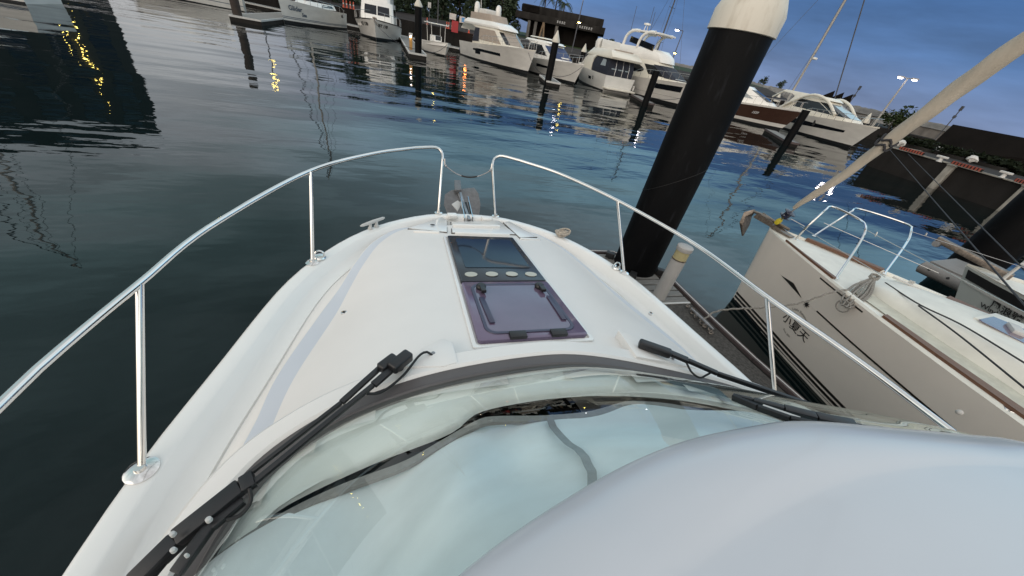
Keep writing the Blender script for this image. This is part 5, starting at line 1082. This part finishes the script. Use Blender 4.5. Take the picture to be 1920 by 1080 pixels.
for az, r, h, rad, word in ((-9.5, 92, 8, 3.4, 'leftmost wide dark tree'), (-6.5, 98, 9.5, 3.2, 'tall dark tree'), (-4.2, 91, 7.5, 3.0, 'bushy dark tree'), (-2, 97, 10, 3.3, 'very tall dark tree'), (0.2, 90, 8, 2.8, 'round dark tree'), (2.4, 96, 10, 3.2, 'broad dark tree'), (4.6, 90, 8.2, 2.8, 'slim dark tree'), (6.8, 96, 10.5, 3.2, 'dense dark tree'), (8.8, 91, 9, 2.8, 'thick dark tree'), (10.8, 97, 11, 3.2, 'ragged dark tree'), (12.6, 92, 10, 2.8, 'overhanging dark tree')):
    ps = ('above the yacht with the slanted lettering', 'behind the cabin cruiser flybridge', 'behind the cabin cruiser', 'right of the cabin cruiser flybridge', 'left of the tall capped pile', 'behind the tall capped pile', 'behind the small open boat', 'behind the red board', 'right of the red board', 'behind the beige covered yacht domes', 'left of the dark pavilion')[k]
    tree(word+' on the far shore '+ps, pol(az, r, 2.6), h, rad*1.15, 'leaf', 2600, .40, trunkf=.16); k += 1
for i, az in enumerate((-13, -11.6, -9.9, -8.2, -6.4, -4.8, -3.1, -1.3, .4, 2.0, 3.8, 5.6, 7.4, 9.2, 11.0, 12.8, 14.4)):
    r = 86.5+1.5*(i % 3); hh = 2.6+.5*((i*7) % 4); e = thing('shrub', 'rounded dark green shrub in the planted row below the trees along the far quay road', 'shrub', pol(az, r, 2.6), i*.7, 'shrubs along the far quay road')
    leafcrown(MB(), (0, 0, hh*.5), (1.7, 1.5, hh*.62), 900, .24, 10).build('foliage', 'leaf', e, weld=False); MB().tube([(0, 0, -.1), (0, 0, hh*.5)], [.12, .06], 6).build('stem', 'bark', e)
for az, r, h, lab in ((17.6, 101, 8.4, 'palm behind the roof of the dark pavilion, leftmost of three'), (19.0, 103, 8.8, 'palm behind the roof of the dark pavilion, middle of three'), (20.2, 101, 7.9, 'palm behind the roof of the dark pavilion, rightmost of three')): palm(lab, pol(az, r, 3.0), h)
for az, r, h, lab in ((27.0, 96, 3.6, 'low dark tree right of the pavilion under the curved street lamp'), (28.2, 98, 3.3, 'low dark tree behind the canvas stern cruiser'), (29.8, 96, 2.8, 'low dark tree left of the arched hardtop'), (31.3, 98, 2.9, 'small dark tree behind the arched hardtop')): tree(lab, pol(az, r, 2.5), h, 1.9, 'leaf', 700, .26, trunkf=.2)
z, a = zr_(1668, 238, 78); tree('dark green bushy tree before the breakwater under the double street lamp', pol(a, 78, 1.6), 2.9, 2.3, 'leaf2', 900, .22, trunkf=.15)
for px, lab in ((1427, 'round dark bush on the breakwater crest near the big pile'), (1462, 'round dark bush on the breakwater crest above the brown cruiser')): z, a = zr_(px, 165, 121); tree(lab, pol(a, 113, hcurve(a, crest)-.35), 1.9, 1.1, 'leaf', 300, .2, trunkf=.1)
# pavilion
pv0 = Vector((22.0, 85.2, 2.5)); pvr = math.atan2(-.436, .9)
pv = thing('pavilion', 'dark stained concrete pavilion with flat roof and pale lettering on its fascia', 'building', pv0, pvr)
MB().box((9.3, 7, 1.9), (14.4, 10, 3.8)).build('walls', 'wall', pv); MB().box((8.4, 6.5, 4.45), (18.4, 13, 1.1)).build('roof_slab', 'darkconc', pv, bev=.05)
MB().box((8.6, 6.5, 5.65), (16.6, 11.6, 1.3)).build('parapet', 'darkconc', pv, bev=.05); MB().box((2.0, 0.55, 5.65), (3.6, .2, 1.0)).build('parapet_opening', 'wall', pv)
for x in (2.2, 3.6, 5.2, 8.0): MB().box((x, .5, 1.9), (.55, .55, 3.8)).build('column', 'conc', pv)
MB().bar((4.6, -.1, 0), (5.2, -.1, 3.9), .3, .3).build('timber_post', 'timber', pv); MB().bar((5.9, -.1, 0), (5.3, -.2, 3.9), .3, .3).build('timber_post', 'timber', pv)
for x0, n, z_ in ((8.0, 4, 4.45), (12.6, 6, 4.4)):
    for k in range(n):
        g = MB(); x = x0+.46*k
        for dz in (-.14, .02, .16): g.box((x, -.03, z_+dz), (.30, .05, .05))
        g.box((x-.10+.06*(k % 3), -.03, z_), (.05, .054, .42)); g.build('fascia_lettering', 'inkwhite', pv)
# dark hotel left of the view: its face mirrors in the water
h0, h1 = pol(-28.4, 86, 2.5), pol(-66, 80, 2.5)
ht = thing('waterfront_hotel', 'tall dark flat roofed building at the left shore mirrored in the water with yellow lights', 'building', h0); d_ = (h1-h0)
MB().slab([h0, h1, h1+h1.normalized()*16*Vector((1, 1, 0)).length/1.414, h0+Vector((h0.x, h0.y, 0)).normalized()*16], 17.4).build('walls', 'bldg', ht, world=True, smooth=False)
n_ = Vector((-h0.x-h1.x, -h0.y-h1.y, 0)).normalized()
for f in range(12):
    for l in range(5): c = h0.lerp(h1, .05+f*.08)+Vector((0, 0, 2+l*3.2))+n_*.03; MB().bar(c-d_.normalized()*1.1, c+d_.normalized()*1.1, .08, 1.5).build('window', 'glassdark', ht, world=True)
def wl(px, py):             # lights are where their mirror images lie in the water
    d = (px-960)*CR - (py-540)*CU + FPX*fw; hdir = Vector((d.x, d.y, 0)).normalized(); el = -d.z/math.hypot(d.x, d.y)
    for s_ in range(400):
        p = h0.lerp(h1, s_/400)
        if math.atan2(p.x, p.y) <= math.atan2(hdir.x, hdir.y): break
    r = math.hypot(p.x, p.y); return Vector((p.x, p.y, el*r-CAMH))+n_*.2
for px, py, s_ in ((107, 14, .12), (118, 42, .11), (127, 76, .06), (151, 68, .11), (160, 105, .10), (165, 116, .14), (181, 141, .12), (200, 190, .05)): MB().sph(wl(px, py), s_, 8).build('wall_lamp', 'ledyellow', ht, world=True)
# lamps
def lamp(label, p, h, heads, rz=0., r=.09, m='poledark', curved=False, name='street_lamp'):
    e = thing(name, label, 'street lamp', p, rz, 'street lamps'); MB().tube([(0, 0, 0), (0, 0, h*.5), (0, 0, h)], [r, r*.85, r*.6], 8).build('pole', m, e)
    for dx, hz, glow, sz in heads:
        if curved: MB().tube(spline([(0, 0, h-.05), (dx*.25, 0, h+.35), (dx*.6, 0, h+.5), (dx, 0, h+.42)], 10), .05, 6).build('arm', m, e); zz = h+.42
        else: MB().tube([(0, 0, hz), (dx, 0, hz+.05)], .05, 6).build('arm', m, e); zz = hz+.05
        hd = MB().box((dx, 0, zz), (.62, .34, .14)).build('lamp_head', m, e, bev=.03)
        if glow: MB().sph((dx, 0, zz-.10), sz, 10, (1.4, 1, .5)).build('lamp_glass', glow, hd)
    return e
def lampat(px, py, r, ground_): z, a = zr_(px, py, r); return pol(a, r, ground_), z-ground_
p, h = lampat(1091, 12, 72, 2.5); hz = zr_(1092, 43, 72)[0]-2.5
lamp('tall street lamp with two glowing heads rising in front of the dark pavilion', p, h+2.2, ((-.5, h+1.0, 'ledwhite', .2), (.15, hz, 'ledyellow', .18)), -R(22), .10)
p, h = lampat(1281, 58, 70, 2.5); hz = zr_(1264, 99, 70)[0]-2.5
lamp('street lamp with one glowing head on a short arm left of the big black pile', p, h, ((-.9, h, 'ledwhite', .19), (.0, hz, 'ledyellow', .13)), -R(35))
p, h = lampat(1702, 147, 62, 1.6); lamp('street lamp with two glowing heads standing against the sky above the breakwater', p, h, ((-.62, h, 'ledwhite', .16), (.62, h, 'ledwhite', .16)), -R(58), .11, 'mastmat')
p, h = lampat(1217, 98, 84, 2.5); lamp('small curved street lamp glowing orange behind the arched hardtop', p, h, ((1.0, h, 'ledorange', .22),), -R(33), .07, curved=True)
p, h = lampat(1135, 84, 92, 2.5); lamp('small curved street lamp unlit at the right end of the pavilion', p, h, ((1.3, h, None, 0),), -R(28), .07, curved=True)
def lamp_mirror(px, py, r, g0): d = (px-960)*CR - (py-540)*CU + FPX*fw; a = math.degrees(math.atan2(d.x, d.y)); return pol(a, r, g0), -d.z/math.hypot(d.x, d.y)*r-CAMH-g0
p, h = lamp_mirror(516, 150, 70, 2.5); lamp('yellow street lamp standing on the far quay beyond the top of the view', p, h, ((-.2, h, 'ledyellow', .16), (.2, h-.6, 'ledyellow', .13)), .3)
p, h = lamp_mirror(816, 200, 72, 2.5); lamp('white street lamp behind the small open boat mirrored as a thin streak', p, h, ((-.4, h, 'ledyellow', .12),), .2)
p, h = lamp_mirror(871, 143, 70, 2.5); lamp('orange street lamp behind the beige covered yacht mirrored as an orange streak', p, h, ((.0, h, 'ledorange', .2),), .2)
# signs and barriers by the road
def sign(label, px, py, r, w, h, m, z0=2.5):
    z, a = zr_(px, py, r); e = thing('sign_board', label, 'sign', pol(a, r, z0), -R(a), 'sign boards on the far quay')
    MB().box((0, 0, z-z0), (w, .08, h)).build('panel', m, e); 
    for s_ in (-.4, .4): MB().box((s_*w, .08, (z-z0)/2), (.07, .07, z-z0)).build('post', 'poledark', e)
    return e
sign('plain red board standing on the far quay behind the small open boat', 853, 50, 70, 1.05, 1.5, 'redboard')
sign('white sign board above the red board on the far quay', 849, 31, 73, 1.1, .8, 'whitepaint')
e = sign('white sign board with blue square right of the red board', 867, 37, 72, .95, .85, 'whitepaint'); MB().box((.12, -.05, zr_(867, 37, 72)[0]-2.5), (.5, .03, .6)).build('blue_square', 'signblue', e)
z, a = zr_(805, 22, 73); sg = thing('round_sign', 'small white sign on a thin pole right of the tall capped pile', 'sign', pol(a, 73, 2.5)); MB().tube([(0, 0, 0), (0, 0, 2.4)], .04, 6).build('post', 'poledark', sg); MB().box((0, 0, 2.4), (.5, .05, .7)).build('panel', 'whitepaint', sg)
for k, (px, py) in enumerate(((644, 8), (650, 9), (657, 11), (663, 12), (801, 33), (838, 38), (841, 57), (847, 58), (880, 47))):
    z, a = zr_(px, py, 68); b_ = pol(a, 71.5, 2.33); e = thing('barrier_post', 'orange barrier post on the far quay '+('left end of the row beside the cabin cruiser', 'second from the left beside the cabin cruiser', 'third from the left beside the cabin cruiser', 'nearest the cabin cruiser window', 'right of the tall capped pile', 'left of the red board', 'at the foot of the red board', 'touching the red board', 'left of the beige covered yacht')[k], 'barrier', b_, group='orange barrier posts')
    MB().lathe([(.20, 0), (.20, .05), (.11, .08), (.08, .85), (.03, .9)], (0, 0, 0), 10).build('cone', 'orange', e); MB().lathe([(.105, .4), (.095, .55)], (0, 0, 0), 10).build('band', 'whitepaint', e)
# other sailing boats whose masts and stays show against the sky or in the water
def masted(label, p, rz, L, H, mastm='mastmat', stay='mastdark', jib=True):
    e = thing('masted_sailboat', label, 'sailboat', p, rz, 'sailboats with bare masts'); Hh = Hull(L, L*.31, 1.1, 1.5, .93, .35, 2.2, .9); Hh.build(e, 'ygrey', 'ywhite'); Hh.band(e, .4, .45, 'inkgrey', 'hull_stripe'); Hh.rail(e, .05, .97, .6, 7)
    c0 = ring(1.2, L*.15, L*.72, L*.11, L*.07, .8); c1 = ring(1.65, L*.18, L*.62, L*.095, L*.055, .8); cabin(e, [c0, c1], 'ywhite', 'coachroof'); patch(e, c0, c1, 0, 1, [(.1, .3), (.8, .3), (.8, .8), (.1, .8)], 'glassdark', 'window')
    MB().tube([(L*.56, 0, 1.4), (L*.56, 0, H)], [.13, .085], 8).build('mast', mastm, e); MB().tube([(L*.56, 0, 2.5), (L*.15, 0, 2.45)], .14, 8).build('boom', 'navy', e)
    MB().tube([(L*.98, 0, 1.5), (L*.565, 0, H*.97)], .06 if jib else .02, 6).build('forestay', stay, e); MB().tube([(.1, 0, 1.2), (L*.555, 0, H)], .018, 5).build('backstay', 'mastdark', e)
    for f in (.42, .7):
        MB().tube([(L*.56, -L*.07, H*f), (L*.56, L*.07, H*f)], .03, 5).build('spreader', mastm, e)
    for s_ in (-1, 1): MB().tube([(L*.52, s_*L*.14, 1.3), (L*.56, s_*L*.07, H*.42), (L*.56, s_*L*.07, H*.7), (L*.56, 0, H*.97)], .018, 5).build('shroud', 'mastdark', e)
    return e
m0 = masted('sailboat with a tall beige mast rising behind the long white sport yacht', pol(50.1, 58)-Vector((cos(R(-42)), sin(R(-42)), 0))*6.72, R(-42), 12, 17.5)
MB().lathe([(.02, 0), (.3, .05), (.3, .22), (.02, .28)], (12*.56+.3, .1, zr_(1524, 112, 58)[0]), 12).build('radar', 'ywhite', m0)
masted('sailboat with thin mast left of the big black pile behind the hardtop flybridge yacht', pol(37.6, 66), R(110), 11, 15, 'mastdark', 'mastdark', False)
masted('left shore sailboat whose pale mast mirrors farthest from the dark building', pol(-32.6, 38), R(-175), 12, 19.0)
masted('left shore sailboat whose pale mast mirrors beside the yellow lights', pol(-39.6, 41), R(-178), 12, 17.3)
masted('left shore sailboat with the shorter mast mirrored at the left edge', pol(-43, 44), R(178), 11, 16)
for px, py, r, h, lab in ((1614, 162, 75, 0, 'thin dark beacon pole above the dark sheds'), (1806, 200, 70, 0, 'thin dark beacon pole left of the dark brown wall')):
    z, a = zr_(px, py, r); e = thing('beacon_pole', lab, 'pole', pol(a, r, 1.5)); MB().tube([(0, 0, 0), (0, 0, z-1.5)], .06, 6).build('pole', 'mastdark', e); MB().box((0, 0, z-1.7), (.22, .22, .5)).build('beacon', 'mastdark', e); MB().box((0, 0, (z-1.5)*.72), (.26, .2, .3)).build('box', 'mastdark', e)
